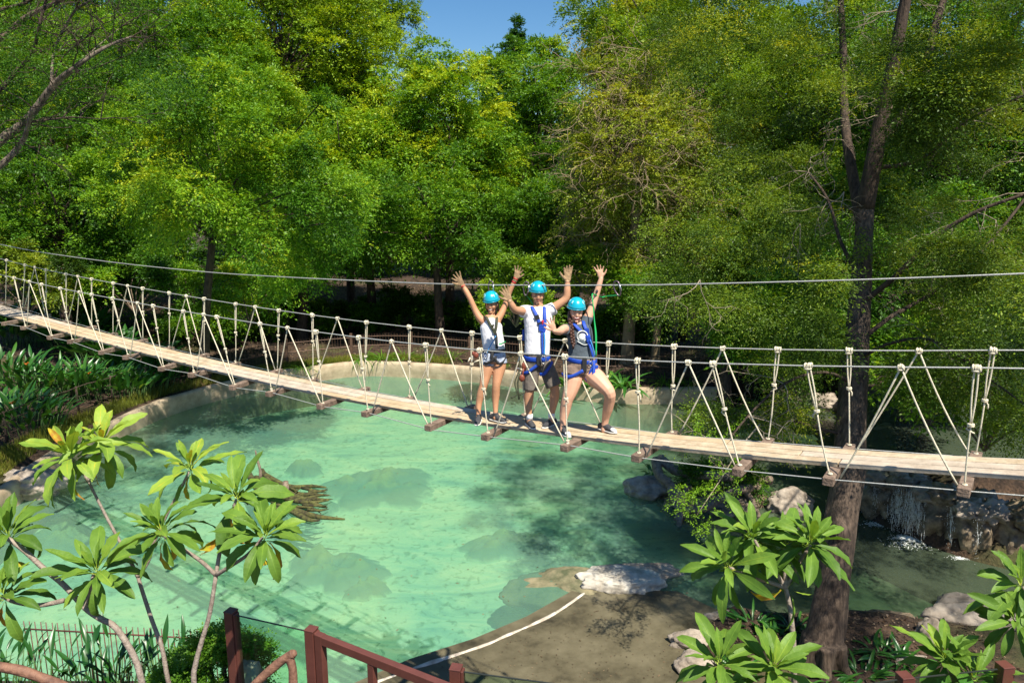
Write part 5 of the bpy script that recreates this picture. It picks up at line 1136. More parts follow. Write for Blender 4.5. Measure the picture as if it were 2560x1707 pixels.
o = mb.build('root', M['root'], rt); remesh(o, .03, 1); dm = o.modifiers.new('disp', 'DISPLACE'); tx = bpy.data.textures.new('rough', 'CLOUDS'); tx.noise_scale = .12; dm.texture = tx; dm.strength = .05; dm.texture_coords = 'GLOBAL'
bush('leafy bush growing on top of the rooted island', isl + Vector((.2, .3, .3)), (1.1, .6, .5), M['leafA'], 240, None, tint=.36, leaf_l=.09, leaf_w=.018, nl=12, nspray=40, lobe_r=(.2, .4), spray_l=.4)
# rock cascade: bank of boulders with falling water
CAS = smooth_poly([G(*q_) for q_ in [(2140, 1250), (2190, 1300), (2280, 1338), (2400, 1388), (2560, 1425), (2760, 1450)]], 3)
rs_ = random.Random(12); rt_pts = densify(CAS, .45); ci = 0
cas = thing('rock_cascade', 'dark wet rock ledge with white water falling into the shaded pool at right', 'cascade', rt_pts[len(rt_pts) // 2])
for i, p_ in enumerate(rt_pts):
    if i % 2 == 0: rock('ledge_rock', None, (p_.x + .2, p_.y + .55, .55), (.55, .5, .85), M['wetrock'], 60 + i, sub=4, rough=.4, parent=cas)
    rock('ledge_rock', None, (p_.x + rs_.uniform(-.1, .3), p_.y + .45 + rs_.uniform(-.15, .15), 1.22 + rs_.uniform(-.12, .1)), (.42, .36, .26), M['rock' if i % 3 else 'wetrock'], 90 + i, sub=4, rough=.45, parent=cas, sc=2)
mb = MB(); rs_ = random.Random(3)
for (x, n_, sp, ztop) in ((2275, 90, 14, 1.25), (2305, 60, 9, 1.15), (2180, 22, 16, 1.1), (2395, 16, 2.0, 1.2), (2240, 14, 8, .8), (2470, 5, 2, 1.1)):
    for k in range(n_):
        xx = x + rs_.gauss(0, sp); base_ = min(rt_pts, key=lambda q2: abs((q2.x / q2.y) - (xx - 1280) / 1850 * 1.06)); bx = (xx - 1280) / 1850 * base_.y * 1.05
        y0 = base_.y - .02 + rs_.uniform(-.12, .1); z = ztop * rs_.uniform(.75, 1.0); z1 = rs_.uniform(0, .5) * ztop; seg = 5; pts = []
        for j in range(seg): t = j / (seg - 1); pts.append(Vector((bx + rs_.gauss(0, .012) + .05 * math.sin(k) * t, y0 - .10 * t, z + (z1 - z) * t)))
        for j in range(seg - 1):
            if rs_.random() < .6: mb.tube([pts[j], pts[j].lerp(pts[j + 1], rs_.uniform(.4, .9))], [.002, rs_.uniform(.003, .008)], 4)
        for j in range(9): mb.ell(pts[rs_.randrange(seg)] + Vector((rs_.gauss(0, .05), rs_.gauss(0, .04), rs_.gauss(0, .08))), (.0045, .0045, .009), 5, 4)
o = mb.build('waterfall', M['foam'], cas)
# froth patch where the falls land
mb = MB()
for (x, y, n_, s_) in ((2275, 1345, 900, .17), (2400, 1395, 160, .10), (2280, 1360, 300, .30), (2195, 1310, 260, .20)):
    c_ = G(x, y)
    for k in range(n_): mb.ell(c_ + Vector((rs_.gauss(0, s_), rs_.gauss(0, s_ * .5), .008)), (rs_.uniform(.004, .018), rs_.uniform(.004, .012), .004), 6, 4)
o = mb.build('froth', M['foam'], base=G(2270, 1345)); tag(o, 'white froth on the pool where the cascade lands', 'foam', kind='stuff')
BK = 'bank rocks at the lower right'
for i, (x, y, z, r, m_, lb) in enumerate([(2330, 1600, .2, (.30, .28, .42), 'rock', 'upright pale rock left of the lower right plumeria'), (2450, 1540, .1, (1.1, .6, .35), 'rock', 'broad flat rock in the shade at the lower right edge'), (1730, 1600, .1, (.45, .22, .20), 'rock', 'pale edging rock just above the lowest plumeria at centre right'), (1800, 1585, .1, (.40, .22, .18), 'rock', 'edging rock below the bleached rock and left of the big trunk'),
        (1850, 1545, -.02, (.7, .22, .16), 'rock', 'long low rock along the near water edge left of the big trunk'), (2200, 1545, -.02, (.8, .2, .14), 'wetrock', 'long wet rock along the near water edge right of the big trunk'), (2270, 1670, .1, (.55, .3, .25), 'rock', 'edging rock of the planting bed right of the big trunk'), (1740, 1660, .1, (.4, .3, .22), 'rock', 'reddish pale rock behind the lowest plumeria leaves')]):
    g = G(x, y, z); rock('edging_rock', lb, g, r, M[m_], 120 + i, group=BK, sub=4)
for i, (x, y, lb) in enumerate([(2230, 1090, 'sunlit rock on the stream bank right of the big trunk'), (2330, 1100, 'pale rock in the stream above the cascade'), (2440, 1120, 'rock above the cascade near the right edge'), (2060, 1010, 'sunlit bank rock directly behind the big trunk'), (1980, 990, 'pale bank rock left of the big trunk beyond the water'), (2540, 1140, 'rock at the right edge on top of the cascade')]):
    g = G(x, y, 1.2 if x > 2100 else .2); rock('bank_rock', lb, g, (.75, .5, .42), M['rock'], 140 + i, group='sunlit rocks on the far right bank', sub=4)
sheet('stream', [(9.2, 18.2), (20, 17.5), (24, 24), (12, 25)], 1.72, M['water'])
g = G(590, 1665, 4.4); rock('garden_rock', 'dark rough rock at the foot of the left glass railing post', (g.x + .05, g.y + .1, 4.12), (.16, .16, .28), M['rock'], 160, sub=4)
g = G(545, 1700, 4.2); rock('garden_rock', 'brown rock below the bright green shrub at the bottom left', (g.x, g.y, 3.95), (.18, .16, .2), M['rock'], 161, sub=4)
# driftwood tangle in the pond
dw0 = G(760, 1235); dw = thing('driftwood', 'mossy driftwood root tangle lying in the pond beside the plumeria', 'driftwood', dw0); DD = depth_of(dw0)
mb = MB(); rs_ = random.Random(21)
for pts, r0 in [([(640, 1195), (690, 1215), (750, 1235), (820, 1238)], .10), ([(640, 1210), (700, 1240), (760, 1255), (822, 1250)], .09), ([(660, 1185), (720, 1215), (780, 1215), (815, 1218)], .08), ([(700, 1260), (750, 1280), (800, 1292), (862, 1297)], .10), ([(690, 1240), (720, 1270), (770, 1298), (800, 1300)], .09), ([(620, 1180), (650, 1230), (700, 1262), (740, 1285)], .10), ([(700, 1215), (730, 1235), (790, 1260), (818, 1268)], .08), ([(655, 1175), (690, 1225), (720, 1240), (790, 1228)], .07)]:
    n_ = len(pts); mb.tube([G(x, y, .12 + .08 * math.sin(i * 1.3 + x)) for i, (x, y) in enumerate(pts)], [r0, r0 * .9, r0 * .7, .02], 8, sub=4)
for k in range(26):
    a_ = (rs_.uniform(670, 780), rs_.uniform(1205, 1275)); L_ = rs_.uniform(30, 60); mb.tube([G(a_[0], a_[1], .16), G(a_[0] + L_ * .6, a_[1] + rs_.uniform(-6, 10), .2), G(a_[0] + L_, a_[1] + rs_.uniform(-8, 16), .1)], [.045, .03, .008], 6, sub=2)
mb.build('root_tangle', M['mosswood'], dw)
mb = MB(); _g = G(652, 1200, .05); mb.tube([_g + Vector((-.10, 0, .95)), _g + Vector((-.06, 0, .65)), _g + Vector((0, 0, .35)), _g], [.02, .04, .045, .06], 8, sub=3); _g = G(716, 1240, .05); mb.tube([_g + Vector((0, 0, .45)), _g], [.08, .11], 10); mb.build('snag', M['root'], dw)

# ------------------------------------------------------------------ big leaved plants
def blade(fo, b, d, nr, L, W, droop, tint, rs, fold=.25, rows=8, shape='obovate', wav=.0, rib=True, twist=0.0):
    """one curved leaf: b base, d direction, nr upper normal"""
    b = np.array(b, float); d = nrm(np.array(d, float)); nr = np.array(nr, float); nr = nrm(nr - d * nr.dot(d)); s = np.cross(d, nr)
    V = []; p = b.copy(); step = L / rows; dd = d.copy(); n_ = nr.copy()
    for i in range(rows + 1):
        t = i / rows
        if shape == 'obovate': w_ = (math.sin(math.pi * min(1, t ** 1.25)) ** .8) * (1 if t < .97 else .5)
        elif shape == 'strap': w_ = (min(1, .45 + t * 2.2)) * (1 - t ** 5)
        else: w_ = math.sin(math.pi * t ** .85) ** .9
        w_ = W * max(w_, .045)
        ss = s * math.cos(twist * t) + n_ * math.sin(twist * t); wv = wav * W * math.sin(t * 19 + tint * 40)
        up = n_ * (fold * w_)
        V += [p - ss * w_ + up + n_ * wv, p - ss * w_ * .5 + up * .4, p, p + ss * w_ * .5 + up * .4, p + ss * w_ + up - n_ * wv]
        ang = -droop / rows; ca, sa = math.cos(ang), math.sin(ang)
        dd2 = dd * ca + n_ * sa; n_ = n_ * ca - dd * sa; dd = nrm(dd2); n_ = nrm(n_); p = p + dd * step
    V = np.array(V); q = []
    for i in range(rows):
        for j in range(4): q.append((i * 5 + j, i * 5 + j + 1, (i + 1) * 5 + j + 1, (i + 1) * 5 + j))
    q = np.array(q); t = np.clip(np.full(len(q), tint) + rs.normal(size=len(q)) * .018, 0, 1); fo.add(V, q, t)
    if rib:
        mid = V.reshape(-1, 5, 3)[:, 2] + nrm(np.array(nr)) * .0022; wr = np.linspace(.0048, .0014, rows + 1)[:, None] * (W / .055)
        R_ = np.stack([mid - s * wr, mid + s * wr], 1).reshape(-1, 3); q = np.array([(2 * i, 2 * i + 1, 2 * i + 3, 2 * i + 2) for i in range(rows)]); fo.add(R_, q, np.full(rows, min(tint + .22, .86)))
def rosette(par, c, ax, L, n, seed, tint=.35, yellow=0, name='leaf_rosette', low=1.0):
    n = int(n * 1.25) if n > 10 else n; L = L * 1.0
    rs = np.random.RandomState(seed); fo = Foliage(); ax = nrm(np.array(ax, float)); c = np.array(c, float)
    x = nrm(np.cross(ax, [0.3, 1, .1])); y = np.cross(ax, x)
    for i in range(n):
        t = i / (n - 1); a = i * 2.399 + rs.uniform(-.25, .25); el = 1.35 - t * 1.75 * low + rs.uniform(-.12, .12)
        d = ax * math.sin(el) + (x * math.cos(a) + y * math.sin(a)) * math.cos(el); b = c - ax * (t * L * .30) + (x * math.cos(a) + y * math.sin(a)) * .012
        l = L * (.50 + .62 * math.sin(min(1, t * 1.5 + .1) * 1.57)) * rs.uniform(.72, 1.18) * (1 if t < .85 else .8)
        ti = tint + (.30 * (1 - t) ** 2) + rs.normal() * .11
        if i >= n - yellow: ti = rs.uniform(.90, .98); d = nrm(d + np.array([0, 0, -1.1])); 
        nn = ax * math.cos(el) - (x * math.cos(a) + y * math.sin(a)) * math.sin(el) + rs.normal(size=3) * .16
        pet = b + d * l * .10
        s_ = nrm(np.cross(d, ax)) * .0035; V = np.array([b - s_, b + s_, pet + d * .01 + s_, pet + d * .01 - s_]); fo.add(V, np.array([[0, 1, 2, 3]]), np.array([.8]))
        blade(fo, pet, d, nn, l * .92, l * .120 * rs.uniform(.8, 1.2), (.35 + .75 * t) * rs.uniform(.4, 1.7), ti, rs, fold=rs.uniform(.1, .6), wav=.16, rows=9, twist=rs.uniform(-.5, .5))
    return fo.build(name, M['plum'], par, smooth=True)
def plumeria(label, stems, ros, d0, L=.36, group='plumerias in the foreground', r0=.020, seed=0, ground=None, tint=.18):
    """stems: list of px polylines (first starts at the ground), ros: (px,py,depth offset, axis, n, yellow)"""
    f = P(stems[0][0][0], stems[0][0][1], d0 + (stems[0][0][2] if len(stems[0][0]) > 2 else 0)); gz = float(ground_z(f.x, f.y)); base = Vector((f.x, f.y, gz)); t = thing('plumeria', label, 'plumeria', base, group)
    mb = MB()
    for i, st_ in enumerate(stems):
        pts = [P(q_[0], q_[1], d0 + (q_[2] if len(q_) > 2 else 0)) for q_ in st_]; n_ = len(pts)
        if i == 0: pts = [base - UP * .1, base.lerp(pts[0], .5) + Vector((.03, 0, 0))] + pts; n_ += 2; ra = r0 * 1.15; rb = r0 * .8
        else: ra = r0 * .85; rb = r0 * .55
        mb.tube(pts, [ra + (rb - ra) * k / (n_ - 1) for k in range(n_)], 9, sub=4); mb.ell(pts[-1], (rb * 1.05,) * 3, 8, 6)
        rs_ = random.Random(seed + i)
        for k in range(n_ - 1):       # leaf scars
            for j in range(3): pp = pts[k].lerp(pts[k + 1], rs_.random()); mb.ell(pp + Vector((rs_.uniform(-1, 1), -.8, 0)).normalized() * rb * .8, (.005, .005, .004), 6, 4)
    mb.build('stem', M['plumbark'], t)
    for k, (x, y, dd, ax, n, yel) in enumerate(ros): rosette(t, P(x, y, d0 + dd), ax, L * (1 if n > 14 else .8), n, seed * 31 + k, tint=tint, yellow=yel)
    return t
M['plumbark'] = mat('plumeria_bark', (.20, .15, .12), .75, 25, .3, .5, 60, color2=(.34, .28, .23))
plumeria('forked plumeria with three rosettes and yellowing leaves left of the glass railing post',
    [[(485, 1707), (490, 1655), (505, 1600), (525, 1530), (540, 1437)], [(540, 1437), (500, 1400), (440, 1360), (405, 1335, -.05)], [(540, 1437), (552, 1370, .05), (577, 1289, .1), (590, 1250, .1)], [(540, 1437), (575, 1415, -.1), (620, 1385, -.15), (655, 1345, -.15)]],
    [(398, 1318, -.05, (-.25, -.3, 1), 24, 2), (590, 1232, .1, (.05, -.3, 1), 20, 1), (662, 1330, -.15, (.15, -.35, 1), 26, 4), (560, 1330, .1, (0, -.6, -.3), 5, 4)], 5.7, L=.35, seed=1)
plumeria('tallest plumeria at left, three rosettes standing high in front of the pond wall',
    [[(418, 1690), (405, 1620), (380, 1550), (360, 1490), (345, 1442)], [(345, 1442), (320, 1390), (289, 1334), (255, 1270), (221, 1203)], [(221, 1203), (200, 1165), (178, 1145)], [(221, 1203), (235, 1160), (250, 1120)], [(345, 1442), (372, 1400), (383, 1361), (420, 1280), (445, 1235), (472, 1180)]],
    [(172, 1130, -.1, (-.3, -.25, 1), 24, 1), (254, 1102, .1, (.15, -.2, 1), 20, 1), (474, 1160, .05, (.05, -.25, 1), 18, 1)], 6.3, L=.38, seed=2, r0=.019, tint=.48)
plumeria('plumeria with leaning bare trunk and rosettes spreading to the left edge of the photo',
    [[(355, 1707), (335, 1640), (289, 1568), (250, 1545), (212, 1518), (160, 1462), (108, 1419), (60, 1375), (20, 1345)], [(212, 1518), (225, 1480), (233, 1438)], [(160, 1500), (100, 1512), (40, 1505), (5, 1490)]],
    [(238, 1420, -.05, (0, -.35, 1), 24, 0), (15, 1330, 0, (-.1, -.3, 1), 24, 1), (0, 1478, -.15, (-.1, -.35, 1), 20, 1)], 5.9, L=.36, seed=3, r0=.024)
plumeria('plumeria with four rosettes meeting at one fork in front of the big trunk',
    [[(1985, 1640), (1980, 1560), (1973, 1510), (1964, 1468)], [(1964, 1468), (1910, 1450), (1860, 1434), (1825, 1418)], [(1964, 1468), (1935, 1425), (1906, 1384), (1888, 1352)], [(1964, 1468), (1962, 1420), (1962, 1375)], [(1964, 1468), (1985, 1430), (2005, 1395), (2025, 1362)]],
    [(1815, 1408, -.05, (-.5, -.3, .8), 18, 0), (1882, 1338, .1, (-.15, -.3, 1), 24, 0), (1962, 1355, .15, (0, -.2, 1), 18, 0), (2030, 1345, -.1, (.2, -.3, 1), 26, 0), (1985, 1480, -.1, (.6, -.4, -.2), 4, 1)], 5.9, L=.36, seed=4, r0=.022)
plumeria('low plumeria with two rosettes cut by the bottom edge left of the big trunk base',
    [[(1850, 1760), (1820, 1720), (1802, 1685)], [(1850, 1760), (1900, 1730), (1930, 1700)]],
    [(1800, 1650, 0, (-.1, -.35, 1), 22, 0), (1935, 1665, -.05, (.1, -.35, 1), 24, 0)], 5.5, L=.34, seed=5)
plumeria('plumeria reaching in from the right edge below the cascade', [[(2640, 1700), (2620, 1600), (2590, 1520), (2560, 1470)], [(2590, 1520), (2560, 1540), (2540, 1560)]],
    [(2555, 1455, 0, (-.2, -.3, 1), 22, 0), (2540, 1545, -.1, (-.3, -.4, .8), 16, 0)], 5.9, L=.36, seed=6)
plumeria('shaded plumeria rosettes at the bottom right corner beside the brown post', [[(2400, 1760), (2385, 1700), (2370, 1660)], [(2400, 1760), (2450, 1720), (2480, 1690)]],
    [(2365, 1638, 0, (-.1, -.3, 1), 24, 0), (2440, 1690, -.1, (.2, -.4, 1), 18, 0)], 5.8, L=.35, seed=7)
def clump(label, p, h, n, L, W, seed, m='heli', group=None, shape='lance', name='heliconia', spread=.35, droop=.6, tint=.45, stalk=True, flowers=0, cat='plant', lean=.5, part='leaves'):
    rs = np.random.RandomState(seed); p = Vector(p); t = thing(name, label, cat, p, group); fo = Foliage(); mb = MB(); b0 = np.array(p)
    for i in range(n):
        a = rs.uniform(0, 6.283); r = spread * rs.random() ** .6; f = b0 + np.array([math.cos(a) * r, math.sin(a) * r, 0]); out = np.array([math.cos(a), math.sin(a), 0])
        hh = h * rs.uniform(.45, 1.0) * (1 - .25 * r / spread)
        if stalk:
            top = f + out * lean * .35 * hh + np.array([0, 0, hh * .62]); mb.tube([Vector(f) - UP * .1, Vector((f + top) / 2) - UP * .02, Vector(top)], [.010, .008, .005], 5)
            base = top
        else: base = f
        d = nrm(out * lean * rs.uniform(.5, 1.6) + np.array([0, 0, 1.]) + rs.normal(size=3) * .2); nn = nrm(-out * .9 + np.array([0, 0, .7]) + rs.normal(size=3) * .3)
        blade(fo, base, d, nn if np.dot(nn, d) < .9 else out, L * rs.uniform(.65, 1.2), W * rs.uniform(.7, 1.2), droop * rs.uniform(.5, 1.6), np.clip(tint + rs.normal() * .16, 0, 1), rs, fold=.3, rows=6, shape='strap' if shape == 'strap' else 'lance', rib=False)
    fo.build(part, M[m], t, smooth=True)
    if stalk: mb.build('stems', M['bark2'] if name == 'bush' else M['stemgreen'], t)
    for k in range(flowers):
        q_ = p + Vector((rs.uniform(-.3, .3), -.25, h * rs.uniform(.45, .8))); fb_ = MB()
        for j in range(5): an = -1 + j * .5; fb_.tube([q_, q_ + Vector((math.sin(an) * .05, -.02, .04 + .02 * j)), q_ + Vector((math.sin(an) * .13, -.04, .07 + .03 * math.cos(an)))], [.012, .012, .002], 5)
        fb_.build('flower', M['flower'], t)
    return t
M['stemgreen'] = mat('green_stem', (.06, .13, .03), .6)
HB = 'heliconias in the bed beyond the left bank'
HL = [(40, 905, 'leftmost tall heliconia with broad dark glossy leaves under the bridge end', 1.9, 0), (120, 890, 'broad leaved heliconia under the second beam of the bridge from the left edge', 2.0, 0), (200, 900, 'heliconia just right of the brightest broad leaves below the bridge', 1.8, 0), (270, 925, 'dark heliconia below the third visible beam of the bridge', 1.6, 0), (340, 940, 'heliconia in shade below the planks, right end of the back row', 1.4, 0),
      (20, 1000, 'heliconia at the left edge, below the tall dark leaves', 1.5, 0), (90, 1010, 'heliconia with one orange flower near the left edge', 1.4, 1), (160, 1000, 'slender leaved heliconia in the middle of the left bed', 1.4, 0), (225, 985, 'narrow leaved heliconia with a small orange bloom in the middle of the left bed', 1.3, 1), (290, 985, 'bright narrow leaved heliconia close to the wooden rail', 1.2, 1), (350, 970, 'low heliconia at the right end of the front row', 1.1, 0),
      (15, 1075, 'heliconia at the left edge nearest the wooden rail', 1.2, 0), (75, 1080, 'lowest heliconia beside the wooden rail', 1.1, 1), (420, 935, 'small heliconia near the fence and the grass strip', .9, 0)]
for i, (x, y, lb, h_, fl) in enumerate(HL):
    g = G(x, y + 16, .65); g.z = float(ground_z(g.x, g.y)); clump(lb, g, h_ * 1.15, 88, .72 if i > 4 else .95, .075 if i > 4 else .15, 400 + i, group=HB, spread=1.25, flowers=fl, tint=.46 if i > 4 else .30, lean=.55)
HL2 = [(-10, 8.4, -6.6, 'heliconia filling the bottom left corner'), (0, 7.6, -5.5, 'heliconia left of the picket fence, second from the bottom left corner'), (0, 8.3, -5.2, 'taller heliconia in front of the left end of the picket fence'), (0, 7.4, -4.7, 'heliconia below the leaning bare plumeria trunk'), (0, 8.6, -4.6, 'heliconia touching the pickets at their left third'), (0, 7.3, -3.9, 'small dark heliconia next to the bright green shrub'), (0, 7.0, -6.0, 'lowest heliconia along the bottom edge at left')]
for i, (a_, yy, xx, lb) in enumerate(HL2):
    z_ = float(ground_z(xx, yy)); clump(lb, (xx, yy, z_), 1.0 if yy > 8 else .95, 30, .32, .030, 430 + i, group='heliconias at the bottom left', spread=.5, tint=.16, lean=.5, droop=.5)
LIL = [(1415, 968, 'strap leaved lily just behind the right hand woman', 1.1), (1560, 975, 'largest strap leaved lily above the pond wall right of the people', 1.25), (1510, 962, 'strap leaved lily between the two others above the pond wall', .95)]
for i, (x, y, lb, L_) in enumerate(LIL): g = G(x, y - 4, .72); clump(lb, g, 1, 30, L_, .07, 450 + i, group='strap leaved lilies above the pond wall', shape='strap', spread=.22, droop=1.3, tint=.62, stalk=False, name='lily', lean=.8)
TUF = [(955, 905, .8, 'green tuft right beside the first fence post'), (1010, 900, .6, 'grassy tuft above the far pond wall'), (1060, 903, .55, 'small bright tuft on the far wall top'), (1130, 900, .8, 'papyrus like tuft behind the left hand woman'), (905, 905, .9, 'tall bright tuft left of the first fence post'), (1240, 922, .6, 'tuft between the two people at left'), (1660, 965, .8, 'green tuft above the pale wall at right of the lilies'), (1720, 968, .7, 'ferny tuft near the right end of the pond wall'), (760, 930, .7, 'dark tuft above the left far wall')]
for i, (x, y, L_, lb) in enumerate(TUF): g = G(x, y - 6, .72); clump(lb, g, 1, 46, L_, .016, 460 + i, m='fern', group='tufts along the far pond wall', shape='strap', spread=.28, droop=1.5, tint=.5, stalk=False, name='grass_tuft', lean=.7)
BED = [(1880, 1545, .5, 'glossy strap leaved plant left of the plumeria stem'), (1930, 1590, .5, 'glossy plant at the left foot of the big trunk'), (1990, 1555, .45, 'glossy plant touching the big trunk'), (2200, 1620, .5, 'green plant at the right foot of the big trunk'), (2260, 1640, .45, 'plant among the edging rocks right of the big trunk'), (2160, 1680, .45, 'low plant at the bottom edge right of the big trunk'), (2080, 1690, .4, 'low plant at the bottom edge below the big trunk'), (1840, 1660, .4, 'plant behind the low plumeria rosettes')]
for i, (x, y, L_, lb) in enumerate(BED): g = G(x, y + 15, .28); clump(lb, g, 1, 34, L_, .030, 480 + i, group='glossy bed plants around the big trunk', shape='strap', spread=.26, droop=1.3, tint=.42, stalk=False, name='bed_plant', lean=.9)
for i, (x, y, d, lb) in enumerate([(1590, 1180, 0, 'strap leaved plant at the left end of the rooted island'), (1710, 1195, 0, 'strap leaved plant in the middle of the rooted island')]): clump(lb, G(x + 40, y, .35), 1, 30, .4, .024, 495 + i, group='plants on the rooted island', shape='strap', spread=.25, droop=1.3, tint=.5, stalk=False, name='bed_plant', lean=.9)
# bright shrub at bottom left
sx = Vector((-2.78, 6.25, 0)); sx.z = float(ground_z(sx.x, sx.y))
bush('bright green feathery shrub at the bottom left between the plumeria stems', sx, (.48, .36, .62), M['fern'], 260, None, tint=.55, leaf_l=.035, leaf_w=.008, nl=22, nspray=60, nleaf=26, spray_l=.16, lobe_r=(.10, .17), name='shrub')
# grass strip inside the left bank, leaf litter under the trees
def grass(name, label, path, off, wd, n, seed, h=(.10, .34)):
    rs = np.random.RandomState(seed); k = rs.randint(0, len(path) - 1, n); a = np.array([path[i] for i in k]); b = np.array([path[i + 1] for i in k]); t = rs.random((n, 1)); p = a + (b - a) * t; d = nrm(b - a); nn = np.stack([-d[:, 1], d[:, 0], d[:, 2] * 0], 1)
    p = p + nn * (off + rs.random((n, 1)) * wd); p[:, 2] = ground_z(p[:, 0], p[:, 1]); hh = rs.uniform(*h, n); dr = nrm(rs.normal(size=(n, 3)) * .3 + np.array([0, 0, 1.]))
    V, q_ = leaf_quads(p, dr, rdir(rs, n), hh, np.full(n, .010)); cl = np.array([noise.noise(Vector(x) * .8) for x in p]) * .5 + .5
    o = fast_mesh(name, V, q_, np.clip(cl + rs.normal(size=n) * .15, 0, 1), [M['grassm']], None, tuple(path[len(path) // 2])); tag(o, label, 'grass', kind='stuff')
grass('grass', 'strip of short yellow green grass along the left pond wall', WD[:60], .5, .9, 26000, 51)
# litter
rs = np.random.RandomState(61); n = 26000; p = np.stack([rs.uniform(-26, 12, n), rs.uniform(28, 62, n), np.zeros(n)], 1); sd_ = poly_sd(p[:, 0], p[:, 1], POND); p = p[sd_ > .5]; n = len(p); p[:, 2] = ground_z(p[:, 0], p[:, 1]) + .03
V, q_ = leaf_quads(p, nrm(rs.normal(size=(n, 3)) * np.array([1, 1, .25])), nrm(rs.normal(size=(n, 3)) * .4 + np.array([0, 0, 1.])), rs.uniform(.06, .17, n), rs.uniform(.02, .05, n))
o = fast_mesh('leaf_litter', V, q_, rs.random(n), [M['litterm']], None, (0, 40, .7)); tag(o, 'scattered dry leaves on the shaded forest floor behind the pond', 'leaf litter', kind='stuff')
# low creepers and soil plants on the near bank and on the right bank
rs = np.random.RandomState(62); n = 9000; p = np.stack([rs.uniform(-8, 9, n), rs.uniform(11.6, 14.5, n), np.zeros(n)], 1); sd_ = poly_sd(p[:, 0], p[:, 1], POND); sb_ = poly_sd(p[:, 0], p[:, 1], BEACH); p = p[(sd_ > .35) & (sb_ > .3)]; n = len(p); p[:, 2] = ground_z(p[:, 0], p[:, 1]) + .02
V, q_ = leaf_quads(p, nrm(rs.normal(size=(n, 3)) * np.array([1, 1, .4])), nrm(rs.normal(size=(n, 3)) * .5 + np.array([0, 0, 1.])), rs.uniform(.03, .08, n), rs.uniform(.01, .022, n))
o = fast_mesh('bed_litter', V, q_, rs.random(n), [M['litterm']], None, (3, 13, .3)); tag(o, 'dry leaf litter on the planting bed around the big trunk', 'leaf litter', kind='stuff')

# floating leaves on the pond and grit on the silty path
rs = np.random.RandomState(63); n = 260; p = np.stack([rs.uniform(-10, 6, n), rs.uniform(12.5, 30, n), np.full(n, .012)], 1); p = p[poly_sd(p[:, 0], p[:, 1], POND) < -.3]; n = len(p)
V, q_ = leaf_quads(p, nrm(rs.normal(size=(n, 3)) * np.array([1, 1, .02])), np.tile([0, 0, 1.], (n, 1)), rs.uniform(.03, .09, n), rs.uniform(.008, .02, n))
o = fast_mesh('floating_leaves', V, q_, rs.uniform(0, 1, n) ** .6, [M['litterm']], None, (0, 18, 0)); tag(o, 'small dry leaves floating on the green pond water', 'leaves', kind='stuff')
n = 900; p = np.stack([rs.uniform(-2, 4.5, n), rs.uniform(11, 15, n), np.full(n, .05)], 1); p = p[poly_sd(p[:, 0], p[:, 1], BEACH) < -.05]; n = len(p)
V, q_ = leaf_quads(p, nrm(rs.normal(size=(n, 3)) * np.array([1, 1, .15])), nrm(rs.normal(size=(n, 3)) * .25 + np.array([0, 0, 1.])), rs.uniform(.012, .05, n), rs.uniform(.005, .014, n))
o = fast_mesh('path_litter', V, q_, rs.random(n), [M['litterm']], None, (1, 12, .05)); tag(o, 'specks of leaf litter scattered on the silty brown path', 'leaf litter', kind='stuff')

# ------------------------------------------------------------------ fences
def offs(path, d): 
    o = []
    for i, p in enumerate(path):
        t = (path[min(i + 1, len(path) - 1)] - path[max(i - 1, 0)]).normalized(); o.append(p + Vector((-t.y, t.x, 0)) * d)
    return o
FA = offs(WALL, 1.35); ia = 32; fpath = densify(FA[ia:], .13)
fz = lambda p, h: Vector((p.x, p.y, float(ground_z(p.x, p.y)) + h))
fe = thing('metal_fence', 'brown metal picket fence running behind the far pond wall', 'fence', fz(fpath[len(fpath) // 2], 0))
mb = MB()
for p_ in fpath: mb.tube([fz(p_, .05), fz(p_, 1.18)], .008, 4, caps=False)
mb.build('pickets', M['fencewood'], fe, smooth=False)
for hh, th in ((1.05, .022), (.60, .03), (.14, .022)):
    mb = MB(); mb.tube([fz(p_, hh) for p_ in fpath[::4]], th, 4); mb.build('rail', M['fencewood'], fe, smooth=False)
for i in range(0, len(fpath), 21):
    mb = MB(); mb.box(fz(fpath[i], .6), (.06, 0, 0), (0, .06, 0), (0, 0, .66)); mb.build('post', M['brownmetal'] if False else M['fencewood'], fe, smooth=False)
wf = offs(WALL, 1.7)[:34]; wfe = thing('wooden_fence', 'low wooden rail fence between the heliconia bed and the grass strip', 'fence', fz(wf[16], 0))
for hh in (.25, .62, .95):
    mb = MB(); mb.tube([fz(p_, hh + .03 * math.sin(i * 1.7 + hh * 9)) for i, p_ in enumerate(wf)], .018, 6); mb.build('rail', M['bark'], wfe)
for i in range(0, len(wf), 3):
    mb = MB(); mb.tube([fz(wf[i], -.1), fz(wf[i], 1.0)], [.04, .035], 8); mb.build('post', M['bark'], wfe)
# near picket fence at lower left
pa, pb = G(60, 1560, 1.6), G(640, 1592, 1.6); nf = thing('picket_fence', 'thin rusty picket fence at the near pond edge behind the plumeria trunks', 'fence', (pa.x, pa.y, .4)); N_ = 40
mb = MB()
for i in range(N_ + 1): q_ = pa.lerp(pb, i / N_); mb.tube([Vector((q_.x, q_.y, .2)), Vector((q_.x + .008 * math.sin(i * 3), q_.y, 1.66))], .0085, 5)
mb.build('pickets', M['brownmetal'], nf)
for z_ in (1.53, .55): mb = MB(); mb.tube([Vector((pa.x, pa.y - .015, z_)), Vector((pb.x, pb.y - .015, z_))], .013, 6); mb.build('rail', M['brownmetal'], nf)

